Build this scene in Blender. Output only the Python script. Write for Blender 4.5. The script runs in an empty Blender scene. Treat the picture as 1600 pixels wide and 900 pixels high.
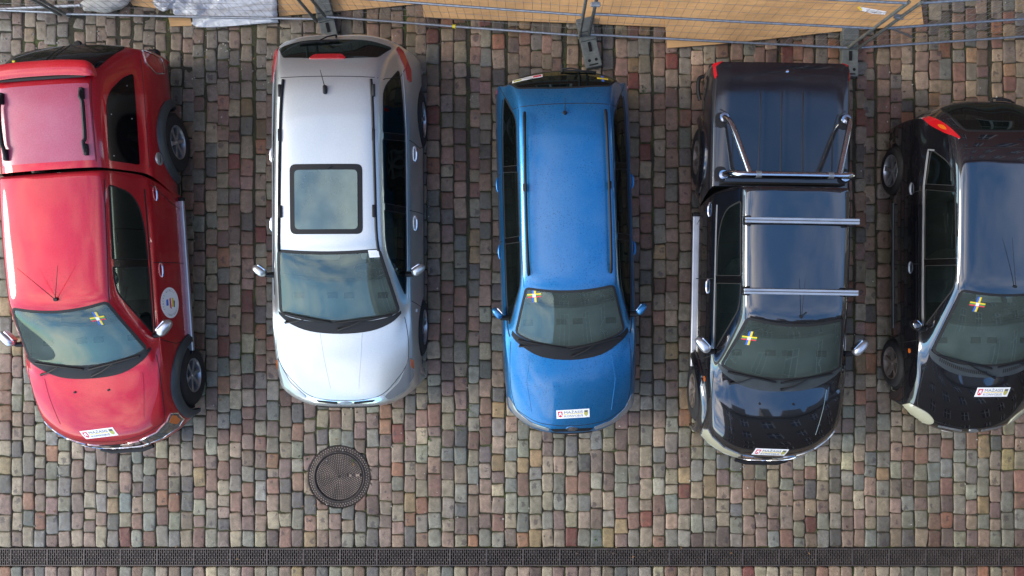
import bpy, bmesh, math, random
import numpy as np
from mathutils import Vector, Matrix, noise
from mathutils.bvhtree import BVHTree
R = math.radians
random.seed(7); rng = np.random.default_rng(7)
S = bpy.context.scene; C = S.collection

# ------------------------------------------------------------------ camera, sky, sun, exposure
CAM_H = 10.7; GS = 118.0; NX, NY = 838.0, 440.0
cd = bpy.data.cameras.new('camera'); cam = bpy.data.objects.new('camera', cd); C.objects.link(cam)
cam.location = (0, 0, CAM_H); cd.lens = 36 * GS * CAM_H / 1600; cd.sensor_width = 36
cd.shift_x = (800 - NX) / 1600; cd.shift_y = -(450 - NY) / 1600
cd.clip_start = 0.05; cd.clip_end = 2000; S.camera = cam
SUN_EL, SUN_AZ = R(32), R(268)          # azimuth clockwise from +Y (image up); low light from the left
w = bpy.data.worlds.new('World'); S.world = w; w.use_nodes = True
nt = w.node_tree; N = nt.nodes; LK = nt.links; N.clear()
out = N.new('ShaderNodeOutputWorld'); bg = N.new('ShaderNodeBackground'); sky = N.new('ShaderNodeTexSky')
sky.sky_type = 'NISHITA'; sky.sun_disc = False; sky.sun_elevation = SUN_EL; sky.sun_rotation = SUN_AZ
sky.air_density = 1.3; sky.dust_density = .4; sky.ozone_density = 3.0
tc = N.new('ShaderNodeTexCoord'); mp = N.new('ShaderNodeMapping'); mp.inputs['Scale'].default_value = (1, 1, 1.3)
mp.inputs["Location"].default_value = (3.1, 1.7, 0.4)
nz = N.new('ShaderNodeTexNoise'); nz.inputs['Scale'].default_value = 2.6; nz.inputs['Detail'].default_value = 7; nz.inputs['Roughness'].default_value = .58
rp = N.new('ShaderNodeValToRGB'); rp.color_ramp.elements[0].position = .42; rp.color_ramp.elements[1].position = .64
mx = N.new('ShaderNodeMix'); mx.data_type = 'RGBA'; mx.inputs[7].default_value = (13.0, 11.6, 10.2, 1)
LK.new(tc.outputs['Generated'], mp.inputs['Vector']); LK.new(mp.outputs[0], nz.inputs['Vector']); LK.new(nz.outputs['Fac'], rp.inputs[0])
sx = N.new('ShaderNodeSeparateXYZ'); LK.new(tc.outputs['Generated'], sx.inputs[0])
mk = N.new('ShaderNodeMapRange'); mk.inputs[1].default_value = .10; mk.inputs[2].default_value = -.30; mk.inputs[3].default_value = .12; mk.inputs[4].default_value = 1.0; LK.new(sx.outputs['X'], mk.inputs[0])
mm = N.new('ShaderNodeMath'); mm.operation = 'MULTIPLY'; LK.new(rp.outputs[0], mm.inputs[0]); LK.new(mk.outputs[0], mm.inputs[1]); LK.new(mm.outputs[0], mx.inputs[0]); tint = N.new('ShaderNodeMix'); tint.data_type = 'RGBA'; tint.blend_type = 'MULTIPLY'; tint.inputs[0].default_value = 1; tint.inputs[7].default_value = (.82, 1.20, 1.46, 1)
LK.new(sky.outputs[0], tint.inputs[6]); LK.new(tint.outputs[2], mx.inputs[6]); LK.new(mx.outputs[2], bg.inputs[0])
LK.new(bg.outputs[0], out.inputs[0]); bg.inputs[1].default_value = 0.14
sl = bpy.data.lights.new('sun', 'SUN'); so = bpy.data.objects.new('sun', sl); C.objects.link(so)
sl.energy = 1.2; sl.angle = R(20); sl.color = (1.0, .90, .76)
sd = Vector((math.sin(SUN_AZ) * math.cos(SUN_EL), math.cos(SUN_AZ) * math.cos(SUN_EL), math.sin(SUN_EL)))
so.rotation_euler = sd.to_track_quat('Z', 'Y').to_euler(); so.location = sd * 50
S.view_settings.view_transform = 'Standard'; S.view_settings.look = 'None'; S.view_settings.gamma = 1
S.view_settings.exposure = 1.2; S.view_settings.use_curve_mapping = False
S.render.engine = 'CYCLES'

def W(px, py, h=0.0):
    k = (CAM_H - h) / CAM_H / GS
    return Vector(((px - NX) * k, (NY - py) * k, h))

# ------------------------------------------------------------------ materials
def nmat(name):
    m = bpy.data.materials.new(name); m.use_nodes = True
    return m, m.node_tree, m.node_tree.nodes, m.node_tree.links, m.node_tree.nodes['Principled BSDF']
def P(name, col, rough=.5, metal=0.0, coat=0.0, spec=.5, bump=0.0, bscale=60, var=0.0, vscale=6, emit=None):
    m, t, n, l, b = nmat(name)
    b.inputs['Base Color'].default_value = (*col, 1); b.inputs['Roughness'].default_value = rough
    b.inputs['Metallic'].default_value = metal; b.inputs['Coat Weight'].default_value = coat; b.inputs['Coat Roughness'].default_value = .05
    b.inputs['Specular IOR Level'].default_value = spec
    o = n.new('ShaderNodeTexCoord')
    if var:
        q = n.new('ShaderNodeTexNoise'); q.inputs['Scale'].default_value = vscale; q.inputs['Detail'].default_value = 6
        l.new(o.outputs['Object'], q.inputs['Vector'])
        mr = n.new('ShaderNodeMapRange'); mr.inputs[1].default_value = .3; mr.inputs[2].default_value = .7
        mr.inputs[3].default_value = 1 - var; mr.inputs[4].default_value = 1 + var
        l.new(q.outputs['Fac'], mr.inputs[0])
        h = n.new('ShaderNodeVectorMath'); h.operation = 'SCALE'; h.inputs[0].default_value = col
        l.new(mr.outputs[0], h.inputs['Scale']); l.new(h.outputs[0], b.inputs['Base Color'])
    if bump:
        q = n.new('ShaderNodeTexNoise'); q.inputs['Scale'].default_value = bscale; q.inputs['Detail'].default_value = 5
        l.new(o.outputs['Object'], q.inputs['Vector'])
        bp = n.new('ShaderNodeBump'); bp.inputs['Strength'].default_value = bump; bp.inputs['Distance'].default_value = .01
        l.new(q.outputs['Fac'], bp.inputs['Height']); l.new(bp.outputs[0], b.inputs['Normal'])
    return m
def paint(name, col, metal=.25, rough=.4, coat=1.0, cior=1.5, grain=1.0, drops=0.0, dust=.15, dustcol=(.35, .32, .28), coatrough=.04):
    """car paint: base coat under clear coat, dust film and dried droplets"""
    m, t, n, l, b = nmat(name)
    b.inputs['Metallic'].default_value = metal; b.inputs['Roughness'].default_value = rough
    b.inputs['Coat Weight'].default_value = coat; b.inputs['Coat IOR'].default_value = cior; b.inputs['Specular IOR Level'].default_value = .25
    o = n.new('ShaderNodeTexCoord')
    q = n.new('ShaderNodeTexNoise'); q.inputs['Scale'].default_value = 2.2; q.inputs['Detail'].default_value = 9; q.inputs['Roughness'].default_value = .65
    l.new(o.outputs['Object'], q.inputs['Vector'])
    mr = n.new('ShaderNodeMapRange'); mr.inputs[1].default_value = .38; mr.inputs[2].default_value = .72; mr.inputs[3].default_value = 0; mr.inputs[4].default_value = dust
    l.new(q.outputs['Fac'], mr.inputs[0])
    v = n.new('ShaderNodeTexVoronoi'); v.inputs['Scale'].default_value = 42; l.new(o.outputs['Object'], v.inputs['Vector'])
    mv = n.new('ShaderNodeMapRange'); mv.inputs[1].default_value = .12; mv.inputs[2].default_value = .30; mv.inputs[3].default_value = 1; mv.inputs[4].default_value = 0
    l.new(v.outputs['Distance'], mv.inputs[0])
    q2 = n.new('ShaderNodeTexNoise'); q2.inputs['Scale'].default_value = 3.7; q2.inputs['Detail'].default_value = 3; l.new(o.outputs['Object'], q2.inputs['Vector'])
    m2 = n.new('ShaderNodeMapRange'); m2.inputs[1].default_value = .40; m2.inputs[2].default_value = .58; l.new(q2.outputs['Fac'], m2.inputs[0])
    mu = n.new('ShaderNodeMath'); mu.operation = 'MULTIPLY'; l.new(mv.outputs[0], mu.inputs[0]); l.new(m2.outputs[0], mu.inputs[1])
    md = n.new('ShaderNodeMath'); md.operation = 'MULTIPLY'; md.inputs[1].default_value = drops; l.new(mu.outputs[0], md.inputs[0])
    c1 = n.new('ShaderNodeMix'); c1.data_type = 'RGBA'; c1.inputs[6].default_value = (*col, 1); c1.inputs[7].default_value = (*dustcol, 1)
    l.new(mr.outputs[0], c1.inputs[0])
    c2 = n.new('ShaderNodeMix'); c2.data_type = 'RGBA'; c2.inputs[7].default_value = (col[0] * .35, col[1] * .35, col[2] * .35, 1)
    l.new(md.outputs[0], c2.inputs[0]); l.new(c1.outputs[2], c2.inputs[6]); qg = n.new('ShaderNodeTexNoise'); qg.inputs['Scale'].default_value = 85; qg.inputs['Detail'].default_value = 4; qg.inputs['Roughness'].default_value = .7; l.new(o.outputs['Object'], qg.inputs['Vector'])
    mg = n.new('ShaderNodeMapRange'); mg.inputs[1].default_value = .33; mg.inputs[2].default_value = .67; mg.inputs[3].default_value = 1 - .16 * grain; mg.inputs[4].default_value = 1 + .14 * grain; l.new(qg.outputs['Fac'], mg.inputs[0])
    sg_ = n.new('ShaderNodeVectorMath'); sg_.operation = 'SCALE'; l.new(c2.outputs[2], sg_.inputs[0]); l.new(mg.outputs[0], sg_.inputs['Scale']); l.new(sg_.outputs[0], b.inputs['Base Color'])
    ad = n.new('ShaderNodeMath'); ad.operation = 'MULTIPLY_ADD'; ad.inputs[1].default_value = .5; ad.inputs[2].default_value = coatrough
    l.new(mr.outputs[0], ad.inputs[0]); l.new(ad.outputs[0], b.inputs['Coat Roughness'])
    # faint orange peel
    q3 = n.new('ShaderNodeTexNoise'); q3.inputs['Scale'].default_value = 9; q3.inputs['Detail'].default_value = 2; l.new(o.outputs['Object'], q3.inputs['Vector'])
    bp = n.new('ShaderNodeBump'); bp.inputs['Strength'].default_value = .02; bp.inputs['Distance'].default_value = .01
    l.new(q3.outputs['Fac'], bp.inputs['Height']); l.new(bp.outputs[0], b.inputs['Coat Normal'])
    return m
def glass(name, tint, refl=1.0, rough=.02, dust=.06):
    """thin tinted pane: see-through, with a fresnel reflection and a light film of dirt"""
    m, t, n, l, b = nmat(name); n.remove(b)
    o = n['Material Output']; tr = n.new('ShaderNodeBsdfTransparent'); tr.inputs[0].default_value = (*tint, 1)
    g = n.new('ShaderNodeBsdfGlossy'); g.inputs['Roughness'].default_value = rough; g.inputs[0].default_value = (.74, .93, .88, 1)
    f = n.new('ShaderNodeFresnel'); f.inputs[0].default_value = 1.55
    mu = n.new('ShaderNodeMath'); mu.operation = 'MULTIPLY_ADD'; mu.inputs[1].default_value = 1.6 * refl; mu.inputs[2].default_value = .05 * refl; l.new(f.outputs[0], mu.inputs[0])
    mx = n.new('ShaderNodeMixShader'); l.new(mu.outputs[0], mx.inputs[0]); l.new(tr.outputs[0], mx.inputs[1]); l.new(g.outputs[0], mx.inputs[2])
    d = n.new('ShaderNodeBsdfDiffuse'); d.inputs[0].default_value = (.30, .39, .36, 1)
    tcn = n.new('ShaderNodeTexCoord'); q = n.new('ShaderNodeTexNoise'); q.inputs['Scale'].default_value = 3.5; q.inputs['Detail'].default_value = 8; l.new(tcn.outputs['Object'], q.inputs['Vector'])
    mr = n.new('ShaderNodeMapRange'); mr.inputs[1].default_value = .3; mr.inputs[2].default_value = .75; mr.inputs[3].default_value = dust * .7; mr.inputs[4].default_value = dust * 1.3
    l.new(q.outputs['Fac'], mr.inputs[0]); m3 = n.new('ShaderNodeMixShader'); l.new(mr.outputs[0], m3.inputs[0]); l.new(mx.outputs[0], m3.inputs[1]); l.new(d.outputs[0], m3.inputs[2])
    l.new(m3.outputs[0], o.inputs[0]); return m
M = {}
M['red'] = paint('red_paint', (.47, .005, .016), metal=.5, drops=.35, dust=.07, dustcol=(.55, .16, .18))
M['red_dew'] = paint('red_paint_dewy', (.43, .07, .12), metal=.1, rough=.5, coat=.9, drops=.15, dust=.22, dustcol=(.46, .24, .30), coatrough=.16)
M['silver'] = paint('silver_paint', (.58, .60, .58), metal=.8, rough=.36, grain=.4, dust=.12, dustcol=(.5, .48, .45))
M['blue'] = paint('blue_paint', (.014, .165, .39), metal=.72, rough=.38, drops=.95, dust=.28, dustcol=(.12, .27, .42))
M['black'] = paint('black_paint', cior=2.05, col=(.0045, .0045, .006), metal=0, rough=.25, drops=.0, dust=.03, dustcol=(.10, .09, .085))
M['black_soft'] = paint('black_paint_dusty', cior=1.7, col=(.006, .006, .008), metal=0, rough=.3, drops=.0, dust=.06, dustcol=(.10, .08, .08), coatrough=.05)
M['plastic'] = P('black_plastic', (.010, .010, .011), .5, spec=.3, bump=.15, bscale=300)
M['rubber'] = P('rubber', (.009, .009, .009), .7)
M['tyre'] = P('tyre_rubber', (.016, .015, .015), .82, var=.3, vscale=12, bump=.3, bscale=80)
M['flare'] = P('grey_plastic_flare', (.035, .042, .045), .48, var=.2)
M['alloy'] = P('alloy', (.46, .47, .49), .32, metal=.8, var=.15)
M['alloy_dirty'] = P('dirty_alloy', (.20, .165, .14), .55, metal=.45, var=.3, vscale=15)
M['chrome'] = P('chrome', (.82, .82, .84), .10, metal=1.0)
M['mirror_shell'] = P('satin_chrome', (.62, .62, .63), .30, metal=.85)
M['steel'] = P('polished_steel', (.66, .66, .68), .16, metal=1.0, var=.08)
M['alu'] = P('brushed_aluminium', (.50, .51, .52), .35, metal=.75, var=.1)
M['galv'] = P('galvanised_steel', (.30, .32, .34), .42, metal=.7, var=.25, vscale=20)
M['galv_old'] = P('weathered_galvanised_steel', (.21, .22, .20), .55, metal=.5, var=.3, vscale=16)
M['wire'] = P('fence_wire', (.30, .28, .25), .5, metal=.6)
M['dark'] = P('underbody_black', (.006, .006, .006), .9)
M['trim'] = P('interior_grey', (.06, .065, .06), .85, var=.2)
M['seat'] = P('seat_cloth_grey', (.24, .26, .25), .95, var=.25, bump=.3, bscale=120)
M['seat_dark'] = P('seat_cloth_dark', (.05, .055, .055), .95, var=.25)
M['dash'] = P('dashboard_grey', (.12, .14, .13), .75, var=.15, bump=.1)
M['glass'] = glass('windscreen_glass', (.84, .95, .89), .72, dust=.12)
M['glass_side'] = glass('side_glass', (.12, .14, .13), .5, dust=.015)
M['glass_dark'] = glass('privacy_glass', (.012, .012, .014), .5, dust=.008)
M['glass_roof'] = glass('sunroof_glass', (.30, .42, .42), 1.0, rough=.06, dust=.35)
M['glass_black'] = P('black_glass', (.003, .003, .004), .08, spec=.3)
M['gloss_black'] = P('gloss_black_trim', (.004, .004, .004), .25, spec=.3)
M['lamp'] = P('headlamp_lens', (.30, .32, .33), .12, metal=.5, coat=1)
M['lamp_yellowed'] = P('yellowed_headlamp_lens', (.42, .41, .29), .25, metal=.1, coat=.8)
M['lamp_dark'] = P('smoked_headlamp_lens', (.10, .12, .12), .12, metal=.5, coat=1)
M['redlamp'] = P('red_tail_lens', (.42, .008, .012), .15, coat=1)
M['amber'] = P('amber_lens', (.55, .12, .01), .2, coat=1)
M['white'] = P('white_vinyl', (.82, .82, .82), .45)
M['ink'] = P('grey_ink', (.10, .10, .11), .6)
M['inkred'] = P('red_ink', (.62, .03, .06), .6)
M['inkpink'] = P('pink_ink', (.75, .45, .45), .6)
M['inkyellow'] = P('yellow_ink', (.80, .58, .03), .5)
M['inkblue'] = P('blue_ink', (.03, .13, .55), .5)
M['inkgreen'] = P('green_ink', (.03, .26, .06), .5)
M['olive'] = P('olive_ink', (.45, .42, .10), .6)
M['concrete'] = P('recycled_block', (.105, .115, .108), .8, var=.3, vscale=9, bump=.4, bscale=50)
M['iron_worn'] = P('rubbed_iron', (.22, .165, .125), .45, metal=.4, var=.5, vscale=6)
M['grate'] = P('grating_iron', (.085, .068, .058), .5, metal=.35, var=.3, vscale=7)
M['iron'] = P('cast_iron', (.040, .031, .026), .5, metal=.5, var=.4, vscale=8, bump=.3, bscale=90)
M['iron_lid'] = P('worn_cast_iron', (.095, .083, .074), .42, metal=.55, var=.45, vscale=5, bump=.3, bscale=90)
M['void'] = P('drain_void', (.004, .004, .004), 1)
M['board'] = P('yellow_board', (.54, .31, .125), .6, var=.16, vscale=2.2, bump=.12, bscale=25)
def _grain(m):
    n, l = m.node_tree.nodes, m.node_tree.links; o = n.new('ShaderNodeTexCoord'); mp = n.new('ShaderNodeMapping'); mp.inputs['Scale'].default_value = (2, 30, 2); l.new(o.outputs['Object'], mp.inputs[0])
    q = n.new('ShaderNodeTexNoise'); q.inputs['Scale'].default_value = 1.5; q.inputs['Detail'].default_value = 6; l.new(mp.outputs[0], q.inputs['Vector']); b = n['Principled BSDF']; src = b.inputs['Base Color'].links[0].from_socket
    r = n.new('ShaderNodeMapRange'); r.inputs[1].default_value = .3; r.inputs[2].default_value = .7; r.inputs[3].default_value = .84; r.inputs[4].default_value = 1.1; l.new(q.outputs['Fac'], r.inputs[0])
    s = n.new('ShaderNodeVectorMath'); s.operation = 'SCALE'; l.new(src, s.inputs[0]); l.new(r.outputs[0], s.inputs['Scale']); l.new(s.outputs[0], b.inputs['Base Color'])
_grain(M['board'])
M['boardedge'] = P('board_edge', (.42, .25, .09), .8)
M['yellow'] = P('yellow_tag', (.75, .60, .03), .5)

def sheetmat():
    m, t, n, l, b = nmat('crumpled_film'); b.inputs['Base Color'].default_value = (.62, .64, .66, 1); b.inputs['Roughness'].default_value = .28
    b.inputs['Coat Weight'].default_value = .4
    o = n.new('ShaderNodeTexCoord'); q = n.new('ShaderNodeTexNoise'); q.inputs['Scale'].default_value = 7; q.inputs['Detail'].default_value = 6; q.inputs['Distortion'].default_value = 1.5
    l.new(o.outputs['Object'], q.inputs['Vector']); bp = n.new('ShaderNodeBump'); bp.inputs['Strength'].default_value = .8; bp.inputs['Distance'].default_value = .03
    l.new(q.outputs['Fac'], bp.inputs['Height']); l.new(bp.outputs[0], b.inputs['Normal'])
    r = n.new('ShaderNodeMapRange'); r.inputs[1].default_value = .35; r.inputs[2].default_value = .65; r.inputs[3].default_value = .75; r.inputs[4].default_value = 1.0
    l.new(q.outputs['Fac'], r.inputs[0])
    tr = n.new('ShaderNodeBsdfTransparent'); mxs = n.new('ShaderNodeMixShader'); l.new(r.outputs[0], mxs.inputs[0]); l.new(tr.outputs[0], mxs.inputs[1]); l.new(b.outputs[0], mxs.inputs[2])
    l.new(mxs.outputs[0], n['Material Output'].inputs[0]); return m
M['film'] = sheetmat()

def stonemat():
    m, t, n, l, b = nmat('granite_setts')
    at = n.new('ShaderNodeAttribute'); at.attribute_name = 'stone'; ge = n.new('ShaderNodeNewGeometry')
    q = n.new('ShaderNodeTexNoise'); q.inputs['Scale'].default_value = 22; q.inputs['Detail'].default_value = 8; q.inputs['Roughness'].default_value = .7
    l.new(ge.outputs['Position'], q.inputs['Vector'])
    mr = n.new('ShaderNodeMapRange'); mr.inputs[1].default_value = .3; mr.inputs[2].default_value = .7; mr.inputs[3].default_value = .66; mr.inputs[4].default_value = 1.34
    l.new(q.outputs['Fac'], mr.inputs[0])
    sc = n.new('ShaderNodeVectorMath'); sc.operation = 'SCALE'; l.new(at.outputs['Color'], sc.inputs[0]); l.new(mr.outputs[0], sc.inputs['Scale'])
    # fine crystals
    q4 = n.new('ShaderNodeTexNoise'); q4.inputs['Scale'].default_value = 160; q4.inputs['Detail'].default_value = 3; l.new(ge.outputs['Position'], q4.inputs['Vector'])
    m4 = n.new('ShaderNodeMapRange'); m4.inputs[1].default_value = .35; m4.inputs[2].default_value = .65; m4.inputs[3].default_value = .80; m4.inputs[4].default_value = 1.2
    l.new(q4.outputs['Fac'], m4.inputs[0])
    s2 = n.new('ShaderNodeVectorMath'); s2.operation = 'SCALE'; l.new(sc.outputs[0], s2.inputs[0]); l.new(m4.outputs[0], s2.inputs['Scale'])
    q6 = n.new('ShaderNodeTexNoise'); q6.inputs['Scale'].default_value = 1.1; q6.inputs['Detail'].default_value = 7; q6.inputs['Roughness'].default_value = .6; l.new(ge.outputs['Position'], q6.inputs['Vector'])
    m6 = n.new('ShaderNodeMapRange'); m6.inputs[1].default_value = .35; m6.inputs[2].default_value = .65; m6.inputs[3].default_value = 1.14; m6.inputs[4].default_value = .74; l.new(q6.outputs['Fac'], m6.inputs[0])
    s6 = n.new('ShaderNodeVectorMath'); s6.operation = 'SCALE'; l.new(s2.outputs[0], s6.inputs[0]); l.new(m6.outputs[0], s6.inputs['Scale']); s2 = s6
    # moss and dirt creeping over the stone edges
    q5 = n.new('ShaderNodeTexNoise'); q5.inputs['Scale'].default_value = 11; q5.inputs['Detail'].default_value = 6; l.new(ge.outputs['Position'], q5.inputs['Vector'])
    m5 = n.new('ShaderNodeMapRange'); m5.inputs[1].default_value = .50; m5.inputs[2].default_value = .70; m5.inputs[4].default_value = .60; l.new(q5.outputs['Fac'], m5.inputs[0])
    c5 = n.new('ShaderNodeMix'); c5.data_type = 'RGBA'; c5.inputs[7].default_value = (.085, .068, .036, 1); l.new(m5.outputs[0], c5.inputs[0]); l.new(s2.outputs[0], c5.inputs[6])
    # each stone's oily stain, drawn round its own spot (attribute: distance to the spot)
    a2 = n.new('ShaderNodeAttribute'); a2.attribute_name = 'spot'
    q3 = n.new('ShaderNodeTexNoise'); q3.inputs['Scale'].default_value = 30; q3.inputs['Detail'].default_value = 4; l.new(ge.outputs['Position'], q3.inputs['Vector'])
    ad = n.new('ShaderNodeMath'); ad.operation = 'MULTIPLY_ADD'; ad.inputs[1].default_value = .9; l.new(q3.outputs['Fac'], ad.inputs[0]); l.new(a2.outputs['Fac'], ad.inputs[2])
    m3 = n.new('ShaderNodeMapRange'); m3.inputs[1].default_value = 1.02; m3.inputs[2].default_value = 1.12; m3.inputs[3].default_value = 0; m3.inputs[4].default_value = .62; l.new(ad.outputs[0], m3.inputs[0])
    c3 = n.new('ShaderNodeMix'); c3.data_type = 'RGBA'; c3.inputs[7].default_value = (.045, .030, .030, 1); l.new(m3.outputs[0], c3.inputs[0]); l.new(c5.outputs[2], c3.inputs[6])
    l.new(c3.outputs[2], b.inputs['Base Color']); b.inputs['Roughness'].default_value = .62
    bp = n.new('ShaderNodeBump'); bp.inputs['Strength'].default_value = .55; bp.inputs['Distance'].default_value = .008
    l.new(q.outputs['Fac'], bp.inputs['Height']); l.new(bp.outputs[0], b.inputs['Normal']); return m
M['stone'] = stonemat()
def jointmat():
    m, t, n, l, b = nmat('mossy_joint'); ge = n.new('ShaderNodeNewGeometry')
    q = n.new('ShaderNodeTexNoise'); q.inputs['Scale'].default_value = 3.0; q.inputs['Detail'].default_value = 8; l.new(ge.outputs['Position'], q.inputs['Vector'])
    r = n.new('ShaderNodeValToRGB'); e = r.color_ramp.elements; e[0].position = .36; e[0].color = (.042, .034, .026, 1); e[1].position = .68; e[1].color = (.070, .085, .024, 1)
    x = e.new(.52); x.color = (.050, .046, .024, 1)
    l.new(q.outputs['Fac'], r.inputs[0]); q2 = n.new('ShaderNodeTexNoise'); q2.inputs['Scale'].default_value = 90; q2.inputs['Detail'].default_value = 5; l.new(ge.outputs['Position'], q2.inputs['Vector'])
    mr = n.new('ShaderNodeMapRange'); mr.inputs[1].default_value = .3; mr.inputs[2].default_value = .7; mr.inputs[3].default_value = .35; mr.inputs[4].default_value = 1.25; l.new(q2.outputs['Fac'], mr.inputs[0])
    s = n.new('ShaderNodeVectorMath'); s.operation = 'SCALE'; l.new(r.outputs[0], s.inputs[0]); l.new(mr.outputs[0], s.inputs['Scale']); l.new(s.outputs[0], b.inputs['Base Color'])
    b.inputs['Roughness'].default_value = .95
    bp = n.new('ShaderNodeBump'); bp.inputs['Strength'].default_value = .8; bp.inputs['Distance'].default_value = .01; l.new(q2.outputs['Fac'], bp.inputs['Height']); l.new(bp.outputs[0], b.inputs['Normal'])
    return m
M['joint'] = jointmat()
def fargroundmat():
    m, t, n, l, b = nmat('far_setts'); ge = n.new('ShaderNodeNewGeometry'); mp = n.new('ShaderNodeMapping'); mp.inputs['Rotation'].default_value = (0, 0, R(90)); l.new(ge.outputs['Position'], mp.inputs[0])
    br = n.new('ShaderNodeTexBrick'); br.inputs['Scale'].default_value = 1; br.inputs['Brick Width'].default_value = .2; br.inputs['Row Height'].default_value = .16; br.inputs['Mortar Size'].default_value = .008
    br.inputs['Color1'].default_value = (.20, .17, .15, 1); br.inputs['Color2'].default_value = (.13, .14, .14, 1); br.inputs['Mortar'].default_value = (.05, .05, .03, 1)
    l.new(mp.outputs[0], br.inputs['Vector']); l.new(br.outputs['Color'], b.inputs['Base Color']); b.inputs['Roughness'].default_value = .8; return m
M['farground'] = fargroundmat()

# ------------------------------------------------------------------ helpers
def link(name, me, mat=None, parent=None, smooth=False):
    o = bpy.data.objects.new(name, me); C.objects.link(o)
    if mat is not None:
        for mm in (mat if isinstance(mat, (list, tuple)) else [mat]): me.materials.append(mm)
    if smooth: me.polygons.foreach_set('use_smooth', [True] * len(me.polygons))
    if parent is not None: o.parent = parent
    return o
def tag(o, label=None, cat=None, group=None, kind=None):
    if label: o['label'] = label
    if cat: o['category'] = cat
    if group: o['group'] = group
    if kind: o['kind'] = kind
    return o
def empty(name, loc, rz=0):
    o = bpy.data.objects.new(name, None); C.objects.link(o); o.location = loc; o.rotation_euler = (0, 0, rz); o.empty_display_size = .2; return o
class MB:
    def __init__(s): s.v = []; s.f = []; s.mi = []
    def add(s, v, f, mi=0):
        n = len(s.v); s.v += [tuple(p) for p in v]; s.f += [tuple(i + n for i in q) for q in f]; s.mi += [mi] * len(f); return s
    def box(s, c, d, M4=None, b=0.0, mi=0):
        x, y, z = d[0] / 2, d[1] / 2, d[2] / 2
        if b <= 0:
            v = [Vector((i * x, j * y, k * z)) for i in (-1, 1) for j in (-1, 1) for k in (-1, 1)]
            f = [(0, 1, 3, 2), (4, 6, 7, 5), (0, 4, 5, 1), (2, 3, 7, 6), (0, 2, 6, 4), (1, 5, 7, 3)]
        else:
            bm = bmesh.new(); bmesh.ops.create_cube(bm, size=1); bmesh.ops.scale(bm, vec=d, verts=bm.verts)
            bmesh.ops.bevel(bm, geom=bm.edges[:], offset=b, segments=2, affect='EDGES', profile=.5)
            v = [q.co.copy() for q in bm.verts]; bm.verts.index_update(); f = [tuple(q.index for q in p.verts) for p in bm.faces]; bm.free()
        if M4 is not None: v = [M4 @ q for q in v]
        cc = Vector(c); return s.add([q + cc for q in v], f, mi)
    def tube(s, pts, r, n=8, cap=True, mi=0):
        pts = [Vector(p) for p in pts]; m = len(pts); rr = r if isinstance(r, (list, tuple)) else [r] * m
        v = []; up = None
        for i, p in enumerate(pts):
            t = (pts[min(i + 1, m - 1)] - pts[max(i - 1, 0)]).normalized()
            if up is None: up = Vector((0, 0, 1)) if abs(t.z) < .9 else Vector((1, 0, 0))
            a = t.cross(up).normalized(); b = a.cross(t).normalized(); up = b
            for k in range(n): v.append(p + (a * math.cos(2 * math.pi * k / n) + b * math.sin(2 * math.pi * k / n)) * rr[i])
        f = [(i * n + k, i * n + (k + 1) % n, (i + 1) * n + (k + 1) % n, (i + 1) * n + k) for i in range(m - 1) for k in range(n)]
        if cap: f += [tuple(range(n))[::-1], tuple((m - 1) * n + k for k in range(n))]
        return s.add(v, f, mi)
    def lathe(s, prof, n=32, M4=None, mi=0):   # prof: (r, z) about z
        v = []
        for r, z in prof:
            for k in range(n):
                a = 2 * math.pi * k / n; p = Vector((r * math.cos(a), r * math.sin(a), z)); v.append(M4 @ p if M4 is not None else p)
        f = [(i * n + k, i * n + (k + 1) % n, (i + 1) * n + (k + 1) % n, (i + 1) * n + k) for i in range(len(prof) - 1) for k in range(n)]
        return s.add(v, f, mi)
    def build(s, name, mat, parent=None, smooth=False):
        me = bpy.data.meshes.new(name); me.from_pydata(s.v, [], s.f); me.polygons.foreach_set('material_index', s.mi); me.update()
        o = link(name, me, mat, parent, smooth)
        if smooth:
            try: me.set_sharp_from_angle(angle=R(40))
            except Exception: pass
        return o
def crom(pts, k=6, closed=True):
    pts = [Vector(p) for p in pts]; n = len(pts); o = []
    for i in range(n if closed else n - 1):
        a, b, c, d = (pts[(i + j - 1) % n] if closed else pts[max(0, min(n - 1, i + j - 1))] for j in range(4))
        for q in range(k):
            t = q / k; o.append(.5 * ((2 * b) + (c - a) * t + (2 * a - 5 * b + 4 * c - d) * t * t + (3 * b - a - 3 * c + d) * t ** 3))
    if not closed: o.append(pts[-1].copy())
    return o
def rounded(pts, r=.04, k=4):
    """closed polygon with corners rounded by r (r may be a list)"""
    pts = [Vector((p[0], p[1])) for p in pts]; n = len(pts); o = []
    for i in range(n):
        a, b, c = pts[i - 1], pts[i], pts[(i + 1) % n]; rr = r[i] if isinstance(r, (list, tuple)) else r
        d1 = (a - b); d2 = (c - b); q = min(rr, d1.length * .45, d2.length * .45)
        if q < 1e-4: o.append(b); continue
        p1 = b + d1.normalized() * q; p2 = b + d2.normalized() * q
        for j in range(k + 1):
            t = j / k; o.append(p1 * (1 - t) ** 2 + b * 2 * t * (1 - t) + p2 * t * t)
    return o
def inside(p, poly):
    x, y = p; c = False; n = len(poly); j = n - 1
    for i in range(n):
        xi, yi = poly[i][0], poly[i][1]; xj, yj = poly[j][0], poly[j][1]
        if (yi > y) != (yj > y) and x < (xj - xi) * (y - yi) / (yj - yi) + xi: c = not c
        j = i
    return c

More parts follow.
